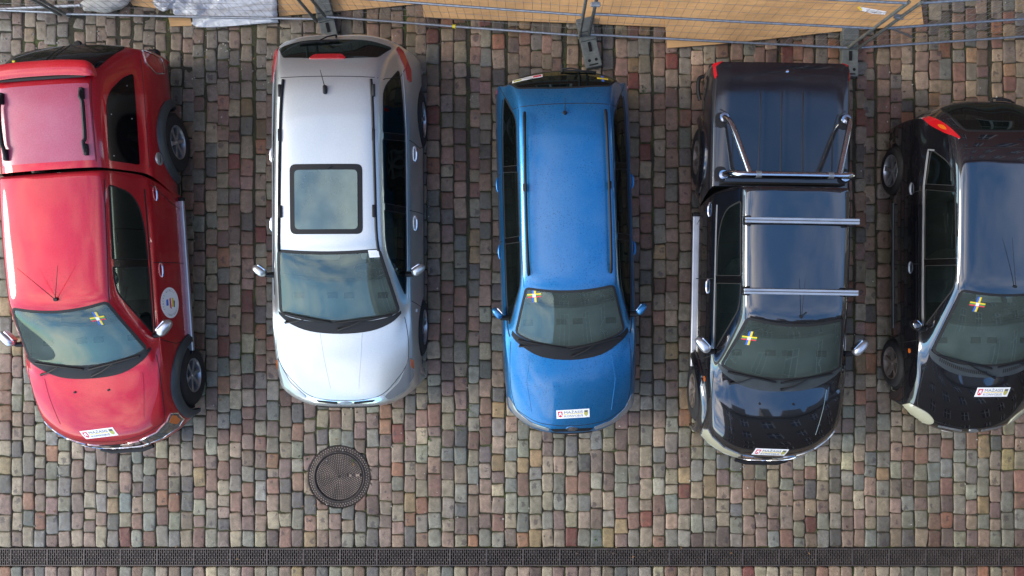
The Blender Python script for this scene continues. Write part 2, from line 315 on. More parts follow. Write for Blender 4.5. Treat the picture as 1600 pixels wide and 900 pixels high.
# ---- car shell: cage -> subdivision -> cuts. Car frame: x = across, y = -s (front at -y), z up
def shell(rows, lev=3, creases=(), close=False):
    """rows: list of 9-column lists of (s,t,z), column 8 on the centre line; mirrored."""
    nc = len(rows[0]); me = bpy.data.meshes.new('cage'); v = []; f = []; idx = {}
    full = 2 * nc - 1
    for i, r in enumerate(rows):
        for j in range(full):
            if j < nc: s_, t_, z_ = r[j]; v.append((-t_ if j < nc - 1 else 0, -s_, z_))
            else: s_, t_, z_ = r[full - 1 - j]; v.append((t_, -s_, z_))
            idx[i, j] = len(v) - 1
    for i in range(len(rows) - 1):
        for j in range(full - 1): f.append((idx[i, j], idx[i, j + 1], idx[i + 1, j + 1], idx[i + 1, j]))
    me.from_pydata(v, [], f); me.update()
    bm = bmesh.new(); bm.from_mesh(me); bm.verts.ensure_lookup_table()
    cl = bm.edges.layers.float.get('crease_edge') or bm.edges.layers.float.new('crease_edge')
    inv = {b: a for a, b in idx.items()}
    for e in bm.edges:
        (i1, j1), (i2, j2) = inv[e.verts[0].index], inv[e.verts[1].index]
        for kind, k, lo, hi, val in creases:
            if kind == 'col' and j1 == j2 and (j1 == k or j1 == full - 1 - k) and min(i1, i2) >= lo and max(i1, i2) <= hi: e[cl] = val
            if kind == 'row' and i1 == i2 == k:
                jj1 = min(j1, full - 1 - j1); jj2 = min(j2, full - 1 - j2)
                if min(jj1, jj2) >= lo and max(jj1, jj2) <= hi: e[cl] = val
    bm.to_mesh(me); bm.free()
    o = bpy.data.objects.new('cage', me); C.objects.link(o); md = o.modifiers.new('s', 'SUBSURF'); md.levels = lev; md.render_levels = lev
    md.boundary_smooth = 'PRESERVE_CORNERS'
    bpy.context.view_layer.update(); dg = bpy.context.evaluated_depsgraph_get(); ev = o.evaluated_get(dg); m2 = ev.to_mesh()
    bm = bmesh.new(); bm.from_mesh(m2); ev.to_mesh_clear(); bpy.data.objects.remove(o); bpy.data.meshes.remove(me)
    for l_ in list(bm.edges.layers.float): bm.edges.layers.float.remove(l_)
    bmesh.ops.recalc_face_normals(bm, faces=bm.faces)
    bmesh.ops.remove_doubles(bm, verts=bm.verts, dist=1e-5)
    return bm
class Body:
    """dense car shell with cutting and draping"""
    def __init__(s, bm): s.bm = bm; s.bvh = BVHTree.FromBMesh(bm)
    def prj(s, co, axis): return (co.x, -co.y) if axis == 'z' else ((-co.y, co.z) if axis in ('l', 'r') else (co.x, co.z))
    def ok(s, c, axis, zmin=0.0, side=0):
        if axis == 'l': return c.x < 0
        if axis == 'r': return c.x > 0
        if axis == 'f': return c.y < 0
        if axis == 'b': return c.y > 0
        return c.z > zmin
    def cut(s, poly, axis, zmin=.0, zfloor=None):
        """poly 2-D: 'z' plan (t,s); 'l'/'r' side view (s,z); 'f'/'b' end view (t,z). Returns the faces inside."""
        bm = s.bm; X = [p[0] for p in poly]; Y = [p[1] for p in poly]; bb = (min(X), min(Y), max(X), max(Y))
        cand = set()
        for f in bm.faces:
            q = [s.prj(v.co, axis) for v in f.verts]
            if max(a[0] for a in q) < bb[0] or min(a[0] for a in q) > bb[2] or max(a[1] for a in q) < bb[1] or min(a[1] for a in q) > bb[3]: continue
            c = f.calc_center_median()
            if not s.ok(c, axis, zmin): continue
            if axis == 'z' and f.normal.z < .02: continue
            cand.add(f)
        n = len(poly)
        for i in range(n):
            a, b = poly[i], poly[(i + 1) % n]; dx, dy = b[0] - a[0], b[1] - a[1]; L = math.hypot(dx, dy)
            if L < 1e-5: continue
            e = (min(a[0], b[0]) - .003, min(a[1], b[1]) - .003, max(a[0], b[0]) + .003, max(a[1], b[1]) + .003)
            sel = []
            for f in cand:
                q = [s.prj(v.co, axis) for v in f.verts]
                if max(t[0] for t in q) < e[0] or min(t[0] for t in q) > e[2] or max(t[1] for t in q) < e[1] or min(t[1] for t in q) > e[3]: continue
                sg = [(t[0] - a[0]) * dy - (t[1] - a[1]) * dx for t in q]
                if min(sg) < -1e-6 and max(sg) > 1e-6: sel.append(f)
            if not sel: continue
            nx, ny = dy / L, -dx / L
            if axis == 'z': co, no = Vector((a[0], -a[1], 0)), Vector((nx, -ny, 0))
            elif axis in 'lr': co, no = Vector((0, -a[0], a[1])), Vector((0, -nx, ny))
            else: co, no = Vector((a[0], 0, a[1])), Vector((nx, 0, ny))
            g = set(sel)
            for f in sel: g.update(f.edges); g.update(f.verts)
            r = bmesh.ops.bisect_plane(bm, geom=list(g), plane_co=co, plane_no=no, dist=1e-6)
            cand = {f for f in cand if f.is_valid}; cand.update(x for x in r['geom'] if isinstance(x, bmesh.types.BMFace) and x.is_valid)
        return [f for f in cand if f.is_valid and inside(s.prj(f.calc_center_median(), axis), poly)]
    def take(s, faces, name, mat, parent, keep=False, push=0.0):
        """move faces into a mesh of their own"""
        vm = {}; v = []; fs = []
        for f in faces:
            q = []
            for x in f.verts:
                if x not in vm: vm[x] = len(v); v.append(x.co - x.normal * push)
                q.append(vm[x])
            fs.append(q)
        if not keep: bmesh.ops.delete(s.bm, geom=faces, context='FACES')
        if not fs: print('EMPTY', name); return None
        me = bpy.data.meshes.new(name); me.from_pydata(v, [], fs); me.update(); return link(name, me, mat, parent, True)
    def hit(s, p, axis, z0=0):
        if axis == 'z': o, d = Vector((p[0], -p[1], 5)), Vector((0, 0, -1))
        elif axis == 'l': o, d = Vector((-5, -p[0], p[1])), Vector((1, 0, 0))
        elif axis == 'r': o, d = Vector((5, -p[0], p[1])), Vector((-1, 0, 0))
        elif axis == 'f': o, d = Vector((p[0], -5, p[1])), Vector((0, 1, 0))
        else: o, d = Vector((p[0], 5, p[1])), Vector((0, -1, 0))
        l, n, i, _ = s.bvh.ray_cast(o, d)
        if l is None and axis == 'z':
            for k in range(1, 30):
                l, n, i, _ = s.bvh.ray_cast(Vector((p[0] * (1 - .006 * k), -p[1] * (1 - .005 * k), 5)), d)
                if l is not None: break
        if l is None:
            l, n, i, _ = s.bvh.find_nearest(Vector((p[0], -p[1], 1)) if axis == 'z' else (Vector((o.x * .2, o.y, o.z)) if axis in 'lr' else Vector((o.x, o.y * .5, o.z))))
        if n.dot(d) > 0: n = -n
        return l, n
    def ribbon(s, pts, axis, w=.012, off=.002, closed=True, step=.03, thick=.003, mb=None):
        """thin strip laid along the surface"""
        P_ = [Vector((p[0], p[1])) for p in pts]; q = []
        n = len(P_); m = n if closed else n - 1
        for i in range(m):
            a, b = P_[i], P_[(i + 1) % n]; k = max(1, int((b - a).length / step))
            for j in range(k): q.append(a + (b - a) * j / k)
        if not closed: q.append(P_[-1])
        h = [s.hit(p, axis) for p in q]; N_ = len(h); v = []
        for i in range(N_):
            l, nn = h[i]; a = h[(i - 1) % N_][0] if closed or i > 0 else l; b = h[(i + 1) % N_][0] if closed or i < N_ - 1 else l
            t = (b - a).normalized() if (b - a).length > 1e-7 else Vector((1, 0, 0)); bn = nn.cross(t).normalized()
            for e, g in ((-w / 2, -thick), (-w / 2 * .8, off), (w / 2 * .8, off), (w / 2, -thick)): v.append(l + bn * e + nn * g)
        f = []
        for i in range(N_ if closed else N_ - 1):
            j = (i + 1) % N_
            for k in range(3): f.append((i * 4 + k, i * 4 + k + 1, j * 4 + k + 1, j * 4 + k))
        mb = mb or MB(); mb.add(v, f); return mb
    def patch(s, poly, axis, off=.004, step=.04, skirt=.006, mb=None, mi=0, dome=0.0):
        """a plate with the outline poly lying on the surface"""
        bm = bmesh.new(); vs = [bm.verts.new((p[0], p[1], 0)) for p in poly]
        try: bm.faces.new(vs)
        except Exception: return mb or MB()
        X = [p[0] for p in poly]; Y = [p[1] for p in poly]
        for ax, lo, hi in ((0, min(X), max(X)), (1, min(Y), max(Y))):
            k = int((hi - lo) / step)
            for i in range(1, k + 1):
                c = lo + (hi - lo) * i / (k + 1); co = Vector((c, 0, 0)) if ax == 0 else Vector((0, c, 0)); no = Vector((1, 0, 0)) if ax == 0 else Vector((0, 1, 0))
                bmesh.ops.bisect_plane(bm, geom=bm.verts[:] + bm.edges[:] + bm.faces[:], plane_co=co, plane_no=no, dist=1e-5)
        bmesh.ops.triangulate(bm, faces=bm.faces[:])
        cx, cy = sum(X) / len(X), sum(Y) / len(Y); rad = max(math.hypot(x - cx, y - cy) for x, y in zip(X, Y))
        nr = {}
        bnd = {v for e in bm.edges if e.is_boundary for v in e.verts}
        for v in bm.verts:
            l, n = s.hit((v.co.x, v.co.y), axis); d = 0 if v in bnd else dome
            v.co = l + n * (off + d); nr[v] = n
        be = [e for e in bm.edges if e.is_boundary]
        r = bmesh.ops.extrude_edge_only(bm, edges=be)
        for v in r['geom']:
            if isinstance(v, bmesh.types.BMVert):
                l, n, i, d = s.bvh.find_nearest(v.co); v.co -= (n if n.dot(v.co - l) > 0 else -n) * (off + skirt)
        bm.verts.index_update(); mb = mb or MB(); mb.add([v.co for v in bm.verts], [[v.index for v in f.verts] for f in bm.faces], mi); bm.free(); return mb
    def finish(s, name, mat, parent):
        me = bpy.data.meshes.new(name); bmesh.ops.delete(s.bm, geom=[v for v in s.bm.verts if not v.link_faces], context='VERTS')
        s.bm.to_mesh(me); s.bm.free(); return link(name, me, mat, parent, True)
def lerp(a, b, t): return a + (b - a) * t

# ------------------------------------------------------------------ ground: stone setts, joints, drain, manhole
DRAIN_Y = W(0, 870.5).y; DRAIN_H = 27 / GS; MANH = W(530, 745); MAN_R = 49 / GS
def far_ground():
    mb = MB(); mb.add([(-160, -160, -.05), (160, -160, -.05), (160, 160, -.05), (-160, 160, -.05)], [(0, 1, 2, 3)])
    tag(mb.build('ground', M['farground']), 'sett paved square reaching away beyond the cars', 'ground', kind='structure')
far_ground()
X0, X1, Y0, Y1 = -9.6, 9.2, -6.0, 5.3
def joint_sheet():
    nx, ny = 420, 250; xs = np.linspace(X0, X1, nx); ys = np.linspace(Y0, Y1, ny); gx, gy = np.meshgrid(xs, ys)
    z = np.full(gx.shape, -.017)
    for j in range(ny):
        for i in range(nx):
            p = Vector((gx[j, i], gy[j, i], 0)); a = noise.noise(p * 1.3); b = noise.noise(p * 9)
            dirt = max(0, min(1, (gy[j, i] - 2.3) / 1.2)) * max(0, min(1, (-gx[j, i] - 1.5) / 3.5))
            z[j, i] += .004 * b + dirt * (.014 + .012 * a)
            if abs(gy[j, i] - DRAIN_Y) < DRAIN_H / 2 + .03 or math.hypot(gx[j, i] - MANH.x, gy[j, i] - MANH.y) < MAN_R: z[j, i] = -.04
    v = np.stack([gx, gy, z], -1).reshape(-1, 3); f = [(j * nx + i, j * nx + i + 1, (j + 1) * nx + i + 1, (j + 1) * nx + i) for j in range(ny - 1) for i in range(nx - 1)]
    me = bpy.data.meshes.new('joint_fill'); me.from_pydata(v.tolist(), [], f); me.update()
    tag(link('joint_fill', me, M['joint'], None, True), 'moss and grit filling the joints between the setts', 'moss', kind='stuff')
joint_sheet()
PAL = [((.235, .200, .160), 20), ((.225, .165, .135), 15), ((.185, .182, .165), 13), ((.155, .160, .158), 8), ((.190, .110, .088), 13), ((.200, .140, .128), 10),
       ((.145, .105, .098), 9), ((.265, .232, .180), 8), ((.100, .100, .102), 6), ((.240, .120, .072), 2.6), ((.245, .180, .100), 3.5), ((.135, .152, .155), 4), ((.200, .198, .172), 10), ((.165, .055, .045), 2.6)]
def setts():
    rings = [(0.55, .001, 1), (.87, 0, 1), (.955, -.0045, 1), (1.0, -.016, 1), (1.01, -.045, 1)]; SG = 20; ang = np.arange(SG) / SG * 2 * np.pi
    V = []; F = []; COL = []; SPOT = []; nv = 0
    wts = np.array([p[1] for p in PAL]); wts = wts / wts.sum(); cols = np.array([p[0] for p in PAL])
    quads = []; per = 1 + SG * len(rings)
    for r in range(len(rings) - 1):
        for k in range(SG): a = 1 + r * SG + k; b = 1 + r * SG + (k + 1) % SG; quads.append((a, a + SG, b + SG, b))
    tris = [(0, 1 + k, 1 + (k + 1) % SG) for k in range(SG)]
    def stone(cx, cy, w_, l_):
        nonlocal nv
        if math.hypot(cx - MANH.x, cy - MANH.y) < MAN_R - .10: return
        e = rng.uniform(5.0, 14); c, s_ = np.cos(ang), np.sin(ang)
        ux = np.sign(c) * np.abs(c) ** (2 / e); uy = np.sign(s_) * np.abs(s_) ** (2 / e)
        sc = 1 / np.maximum(1e-6, (np.abs(ux) ** e + np.abs(uy) ** e) ** (1 / e)); ux = ux * sc; uy = uy * sc
        jit = 1 + rng.normal(0, .034, SG) - (rng.random(SG) < .05) * .09; jit = (jit + np.roll(jit, 1)) / 2
        tz = rng.normal(0, .0035); tx, ty = rng.normal(0, .018, 2); rot = rng.normal(0, .03); tap = rng.normal(0, .035); shr = rng.normal(0, .03)
        vs = np.zeros((per, 3)); vs[0] = (0, 0, .002)
        for r, (q, dz, _) in enumerate(rings):
            x = ux * q * jit * w_ / 2 * (1 + tap * uy); y = uy * q * jit * l_ / 2 + shr * x
            vs[1 + r * SG:1 + (r + 1) * SG, 0] = x; vs[1 + r * SG:1 + (r + 1) * SG, 1] = y; vs[1 + r * SG:1 + (r + 1) * SG, 2] = dz + rng.normal(0, .0009, SG)
        vs[:, 2] += tz + vs[:, 0] * tx + vs[:, 1] * ty
        cr, sr = math.cos(rot), math.sin(rot); x = vs[:, 0] * cr - vs[:, 1] * sr; y = vs[:, 0] * sr + vs[:, 1] * cr
        d = np.hypot(x + cx - MANH.x, y + cy - MANH.y); m_ = d < MAN_R + .004
        X = x + cx; Y = y + cy
        if m_.any():
            k = (MAN_R + .004) / np.maximum(d, 1e-4); X = np.where(m_, MANH.x + (X - MANH.x) * k, X); Y = np.where(m_, MANH.y + (Y - MANH.y) * k, Y)
        base = cols[rng.choice(len(cols), p=wts)] * rng.normal(1.0, .17); base = base * (1 + rng.normal(0, .035, 3)); g = base.mean(); base = (g + (base - g) * .88) * np.array([.99, .905, .725])
        # redder towards the fence; shade among the cars is painted in as darkening
        t_ = np.clip((cy + 2.2) / 4.2, 0, 1) ; base = base * (1.01 - .10 * t_) * (1 + t_ * np.array([.10, -.03, -.06]))
        if cy > 2.4 and cx < -2.5: base = base * .55 + np.array([.16, .145, .115]) * .45
        V.append(np.stack([X, Y, vs[:, 2]], 1)); COL.append(np.tile(np.clip(base, .02, .6), (per, 1)))
        if rng.random() < .42:
            sx, sy = rng.uniform(-.3, .3) * w_, rng.uniform(-.3, .3) * l_; rr = rng.uniform(.018, .048)
            dd = np.hypot(vs[:, 0] - sx, (vs[:, 1] - sy) * .75); SPOT.append(np.clip(1.0 - dd / rr * .5, -1, 1))
        else: SPOT.append(np.full(per, -1.0))
        F.append(nv); nv += per
    x = X0
    while x < X1:
        w_ = float(np.clip(rng.normal(.163, .007), .147, .180)); lean = rng.normal(0, .003)
        for (ya, yb) in ((DRAIN_Y + DRAIN_H / 2 + .012, Y1), (Y0, DRAIN_Y - DRAIN_H / 2 - .014)):
            seq = []; tot = 0; span = yb - ya
            while tot < span: l_ = float(np.clip(rng.normal(.225, .036), .125, .31)); seq.append(l_); tot += l_
            if ya == Y0: seq = seq[::-1]
            y = ya if ya != Y0 else yb - sum(seq)
            for l_ in seq:
                cy = y + l_ / 2; gap = .0045 + abs(rng.normal(0, .003)); loose = 1 if cy < 2.4 or x > -3 else 2.6
                stone(x + w_ / 2 + lean * (cy - ya) + rng.normal(0, .0022) * loose + .012 * noise.noise(Vector((x * .15, cy * .9, 3))), cy, w_ - gap * .9 * (1 if loose == 1 else 1.5), l_ - gap * (1 if loose == 1 else 1.6)); y += l_
        x += w_
    VV = np.concatenate(V); CC = np.concatenate(COL); off = np.array(F)
    fq = (np.array(quads)[None] + off[:, None, None]).reshape(-1, 4); ft = (np.array(tris)[None] + off[:, None, None]).reshape(-1, 3)
    me = bpy.data.meshes.new('paving'); me.vertices.add(len(VV)); me.vertices.foreach_set('co', VV.ravel())
    nl = fq.size + ft.size; me.loops.add(nl); me.loops.foreach_set('vertex_index', np.concatenate([fq.ravel(), ft.ravel()]))
    npoly = len(fq) + len(ft); me.polygons.add(npoly); st = np.concatenate([np.arange(len(fq)) * 4, fq.size + np.arange(len(ft)) * 3]); me.polygons.foreach_set('loop_start', st)
    me.polygons.foreach_set('use_smooth', np.ones(npoly, bool)); me.update(calc_edges=True); me.validate()
    a = me.attributes.new('stone', 'FLOAT_COLOR', 'POINT'); a.data.foreach_set('color', np.concatenate([CC, np.ones((len(CC), 1))], 1).ravel().astype(np.float32))
    a = me.attributes.new('spot', 'FLOAT', 'POINT'); a.data.foreach_set('value', np.concatenate(SPOT).astype(np.float32))
    tag(link('paving', me, M['stone']), 'paving of rounded granite setts in straight columns under the cars', 'paving', kind='structure')
setts()
def drain():
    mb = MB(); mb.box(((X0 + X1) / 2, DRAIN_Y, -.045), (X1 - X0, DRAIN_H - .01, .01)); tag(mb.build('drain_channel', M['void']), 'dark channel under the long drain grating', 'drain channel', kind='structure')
    L_ = 57.2 / GS; mb = MB(); h = DRAIN_H; t = .014
    for y in (-h / 2 + .006, h / 2 - .006): mb.box((0, y, -.006), (L_ - .003, .012, .024))
    for x in (-L_ / 2 + .005, L_ / 2 - .005): mb.box((x, 0, -.0062), (.008, h - .024, .022))
    n = 19; p = (L_ - .018) / n
    for k in range(n + 1):
        x = -L_ / 2 + .009 + k * p
        mb.box((x, 0, -.0075), (.0078 , h - .024, .019))
    for k in range(n):      # cross webs, staggered from slot to slot
        x = -L_ / 2 + .009 + (k + .5) * p
        for y in ((-.072, 0 - .004, .068) if k % 2 else (-.036, .034)): mb.box((x, y, -.0085), (p - .008, .011, .015))
    first = None; x = W(-12, 0).x
    me = None; k = 0
    while x - L_ / 2 < W(1610, 0).x:
        if me is None: o = mb.build('drain_grate', M['grate']); me = o.data
        else: o = bpy.data.objects.new('drain_grate', me); C.objects.link(o)
        o.location = (x, DRAIN_Y, -.003); tag(o, 'dark slotted cast iron grating, one section of the long drain across the setts', 'drain grate', 'drain gratings laid end to end'); x += L_; k += 1
drain()
def manhole():
    r = empty('manhole_cover', (MANH.x, MANH.y, 0)); tag(r, 'round cast iron manhole cover with a studded pattern, in front of the silver car', 'manhole cover')
    mb = MB(); R_ = MAN_R; mb.lathe([(.30 * R_, -.012), (.765 * R_, -.010), (.775 * R_, .000), (.80 * R_, .002), (.83 * R_, -.006), (.97 * R_, -.006), (.985 * R_, .001), (R_ - .002, .000), (R_, -.03)], 72)
    for ring in range(2):
        n = 66; rr = (.870 + .065 * ring) * R_
        for k in range(n):
            a = 2 * math.pi * (k + .5 * ring) / n; mb.tube([(rr * math.cos(a), rr * math.sin(a), -.008), (rr * math.cos(a), rr * math.sin(a), .001)], [.0105, .008], 6, mi=1)
    mb.build('frame', [M['iron'], M['iron_worn']], r, True)
    mb = MB(); mb.lathe([(0, -.008), (.74 * R_, -.008), (.75 * R_, .000), (.758 * R_, -.010)], 72)
    for q in range(1, 14):
        rr = .052 * R_ * q + .01; n = max(6, int(2 * math.pi * rr / .024))
        for k in range(n):
            a = 2 * math.pi * (k + .5 * (q % 2)) / n; x, y = rr * math.cos(a), rr * math.sin(a)
            if rr > .745 * R_ - .012 or (abs(y - .02) < .02 and .11 < x < .30): continue
            mb.tube([(x, y, -.010), (x, y, .0)], [.0085, .0065], 6, mi=1)
    mb.lathe([(.018, -.008), (.018, .0), (.011, .0), (.011, -.008)], 16)
    mb.build('lid', [M['iron'], M['iron_worn']], r, True)
    mb = MB(); mb.box((.245, .022, -.003), (.05, .032, .010), b=.003); mb.box((.150, .018, -.004), (.032, .036, .008), b=.003); mb.build('lifting_key', M['iron_worn'], r)
    mb = MB(); mb.box((.283, .024, -.002), (.022, .018, .010), b=.002); mb.build('latch', M['void'], r)
manhole()
def litter():
    mb = MB()
    for k in range(900):
        if k < 300: x, y = rng.uniform(-7.2, -2.5), 2.6 + abs(rng.normal(0, .55))
        else: x, y = rng.uniform(-7, 6.5), rng.uniform(-3.3, 4)
        r = rng.uniform(.004, .013); b = bmesh.new(); bmesh.ops.create_icosphere(b, subdivisions=1, radius=r)
        for v in b.verts: v.co *= rng.uniform(.7, 1.2); v.co += Vector((x, y, .001))
        b.verts.index_update(); mb.add([v.co for v in b.verts], [[v.index for v in f.verts] for f in b.faces], int(rng.integers(0, 3))); b.free()
    tag(mb.build('grit', [P('grit_pale', (.42, .39, .33), .8), P('grit_brown', (.16, .11, .07), .8), P('grit_grey', (.24, .23, .21), .8)]), 'loose pebbles and grit scattered over the setts', 'grit', kind='stuff')
litter()
def leaves():
    mb = MB()
    for k in range(130):
        x, y = (rng.uniform(-7, 6.6), rng.uniform(-3.7, 3.9)) if k > 50 else (rng.uniform(-7, 6.6), rng.choice([DRAIN_Y + .13, 3.0]) + rng.normal(0, .06)); a = rng.uniform(0, 6.28); l = rng.uniform(.012, .028); w_ = l * .5; dx, dy = math.cos(a), math.sin(a); z = .006
        mb.add([(x - dx * l, y - dy * l, z), (x - dy * w_, y + dx * w_, z + .006), (x + dx * l, y + dy * l, z + .002), (x + dy * w_, y - dx * w_, z + .004)], [(0, 3, 2, 1)], int(rng.integers(0, 2)))
    tag(mb.build('dead_leaves', [P('leaf_brown', (.20, .11, .045), .8), P('leaf_dark', (.07, .045, .03), .8)]), 'small dead leaves and scraps strewn over the setts', 'leaves', kind='stuff')
leaves()
def weeds():
    mb = MB()
    for (px, py, n, sp) in [(808, 203, 26, .05), (1478, 50, 30, .06), (1005, 140, 14, .05), (700, 222, 16, .05), (1070, 330, 12, .05), (350, 200, 10, .05), (752, 230, 16, .06), (1100, 555, 10, .06), (470, 715, 10, .03), (670, 690, 9, .04), (735, 640, 9, .04), (375, 560, 10, .05), (1235, 250, 12, .06)] + [(rng.uniform(0, 1600), rng.uniform(20, 850), 4, .03) for _ in range(70)]:
        c = W(px, py)
        for k in range(n):
            a = rng.uniform(0, 6.28); l = rng.uniform(.012, .038); x, y = c.x + rng.normal(0, sp) * .35, c.y + rng.normal(0, sp); wd = rng.uniform(.003, .006); dx, dy = math.cos(a), math.sin(a)
            mb.add([(x - dy * wd, y + dx * wd, -.012), (x + dy * wd, y - dx * wd, -.012), (x + dx * l * .6 + dy * wd, y + dy * l * .6 - dx * wd, .012), (x + dx * l, y + dy * l, .014), (x + dx * l * .6 - dy * wd, y + dy * l * .6 + dx * wd, .012)], [(0, 1, 2, 3, 4)])
    tag(mb.build('weeds', P('weed_green', (.075, .15, .022), .8, var=.3, vscale=9)), 'small green weeds sprouting from the joints', 'weeds', kind='stuff')
weeds()

# ------------------------------------------------------------------ car building
def std_rows(p):
    Wd, Wb, zb = p['W'], p['Wb'], p['zb']; rows = []
    def sn(t): return p['sN'] + .02 - p['kN'] * (abs(t) / Wd) ** p.get('pN', 3.0)
    def stl(t): return p['sT'] + p['kT'] * (abs(t) / Wd) ** p.get('pT', 3.2)
    zl, zc = p['zl'], p['zc']
    def nose(z, off, sf, cut):
        tf = [.90, .74, .54, .36, .18, 0]; r = []
        for k in range(3):
            t = Wd * (.965, .955, .93)[k] * (1 if z > .3 else .97); zz = lerp(.22, z, (0, .45, .85)[k]) if z > .3 else .22 + .01 * k
            r.append((sf(t) - off * (1.5 - .3 * k) * sg, t, zz))
        for q in tf: t = Wd * q; r.append((sf(t) - off * sg, t, z - (cut if q > .6 else 0)))
        return r
    sg = 1
    rows.append(nose(.23, .07, sn, 0)); rows.append(nose(.50, 0, sn, 0)); rows.append(nose(zl - .10, p.get('lip', .03), sn, .015))
    def hood(u, s_c, back):      # u 0 front .. 1 cowl
        zz = zl + (zc - zl) * (1 - (1 - u) ** 1.6); cr = p.get('crown', .06); tf = [.90 if u < .3 else .93, .84, .70, .52, .27, 0]; fr = lerp(.985, 1.0, u)
        r = []
        for k, (tt, z0) in enumerate(((.955, .22), (.985, .42), (1.0, .64))): r.append((s_c(Wd), Wd * tt * lerp(.965, 1, u), min(z0, zz - .12 + .05 * k - .08)))
        for q in tf: t = Wd * q * fr; r.append((s_c(t), t, zz - cr * (q ** 2.4) * 1.2))
        return r
    HF = p.get('hf', .13); rows.append(hood(0, lambda t: sn(t) - HF, 0))
    sc, dc = p['sc'], p['dc']; s_h = p['sN'] - .13
    rows.append(hood(.35, lambda t: lerp(sn(t) - HF, sc + .1 - dc * (t / Wd) ** 2, .35), 0))
    rows.append(hood(.70, lambda t: lerp(sn(t) - HF, sc + .1 - dc * (t / Wd) ** 2, .70), 0))
    def side(s, w1=1.0, wb=1.0, z=None): return [(s, Wd * .955 * w1, .22), (s, Wd * .985 * w1, .42), (s, Wd * w1, .65), (s, Wb * wb, (z or zb) - .03)]
    r = side(sc - dc * 1.0 + .08); tb = p['tb']
    r += [(sc - dc + .06, Wb * .955, zc - .045), (sc - dc + .09, tb + .055, zc - .03), (sc - dc * .72 + .08, tb - .01, zc - .012), (sc - dc * .15 + .08, tb * .52, zc + .0), (sc + .08, 0, zc + .005)]; rows.append(r)
    r = side(sc - dc - .06); r += [(sc - dc - .06, Wb * .95, zb + .005), (sc - dc - .03, tb + .03, zc + .02), (sc - dc * .8 - .03, tb - .03, zc + .035), (sc - dc * .18 - .02, tb * .52, zc + .04), (sc - .02, 0, zc + .04)]; rows.append(r)
    sh, dh, zr, th = p['sh'], p['dh'], p['zr'], p['th']
    m = .52; sm = lerp(sc, sh, m); r = side(sm - dc); zm = lerp(zc, zr - .035, m) + .035
    r += [(sm - dc, Wb * .945, zb + .015), (sm - dc * .85, lerp(tb, th, m) + .062, zm - .055), (sm - dc * .7, lerp(tb, th, m) - .005, zm - .022), (sm - dc * .15, lerp(tb, th, m) * .52, zm), (sm, 0, zm + .005)]; rows.append(r)
    r = side(sh - dh - .02); r += [(sh - dh - .02, Wb * .942, zb + .02), (sh - dh, th + .062, zr - .11), (sh - dh * .9, th - .005, zr - .055), (sh - dh * .2, th * .52, zr - .035), (sh, 0, zr - .03)]; rows.append(r)
    thr = p['thr']; rr, dr = p['rr'], p['dr']
    for u, dz in ((.14, -.006), (.5, .0), (.82, -.008)):
        s = lerp(sh, rr, u); t6 = lerp(th, thr, u); r = side(s, 1 if u < .9 else .99, 1)
        r += [(s, Wb * .94, zb + .02), (s, t6 + .062, zr - .08 + dz), (s, t6 - .005, zr - .028 + dz), (s, t6 * .52, zr - .006 + dz), (s, 0, zr + dz)]; rows.append(r)
    zrr = p.get('zrr', zr - .05)
    r = side(rr - .0, .99, .99); r += [(rr + dr - .02, Wb * .925, zb + .03), (rr + dr, thr + .055, zrr - .075), (rr + dr * .8, thr - .02, zrr - .03), (rr + dr * .2, thr * .52, zrr), (rr, 0, zrr)]; rows.append(r)
    sgl, zg, tg = p['sg'], p['zg'], p['tg']; m = .5; s5 = lerp(rr, sgl, m); z5 = lerp(zrr, zg, m) + p.get('bow', .03)
    r = side(lerp(rr, sgl, .6), .985, .975); r += [(s5 + dr + .03, lerp(thr, tg, m) + .09, lerp(zb, z5, .25)), (s5 + dr, lerp(thr, tg, m) + .05, z5 - .05), (s5 + dr * .8, lerp(thr, tg, m) - .02, z5 - .015), (s5 + dr * .2, tg * .5, z5), (s5, 0, z5)]; rows.append(r)
    r = side(sgl + .12, .97, .95); r += [(stl(tg + .08) + .06, tg + .08, zg - .01), (stl(tg + .03) + .04, tg + .03, zg), (stl(tg - .04) + .035, tg - .04, zg + .005), (stl(tg * .5) + .03, tg * .5, zg + .01), (sgl + .0, 0, zg + .01)]; rows.append(r)
    sg = -1
    rows.append(nose(zg - .13, p.get('tin', .03), stl, 0)); rows.append(nose(.50, 0, stl, 0)); rows.append(nose(.25, .07, stl, 0))
    # row 0 runs at the front; check direction of the tail set-back (s grows forward)
    return rows
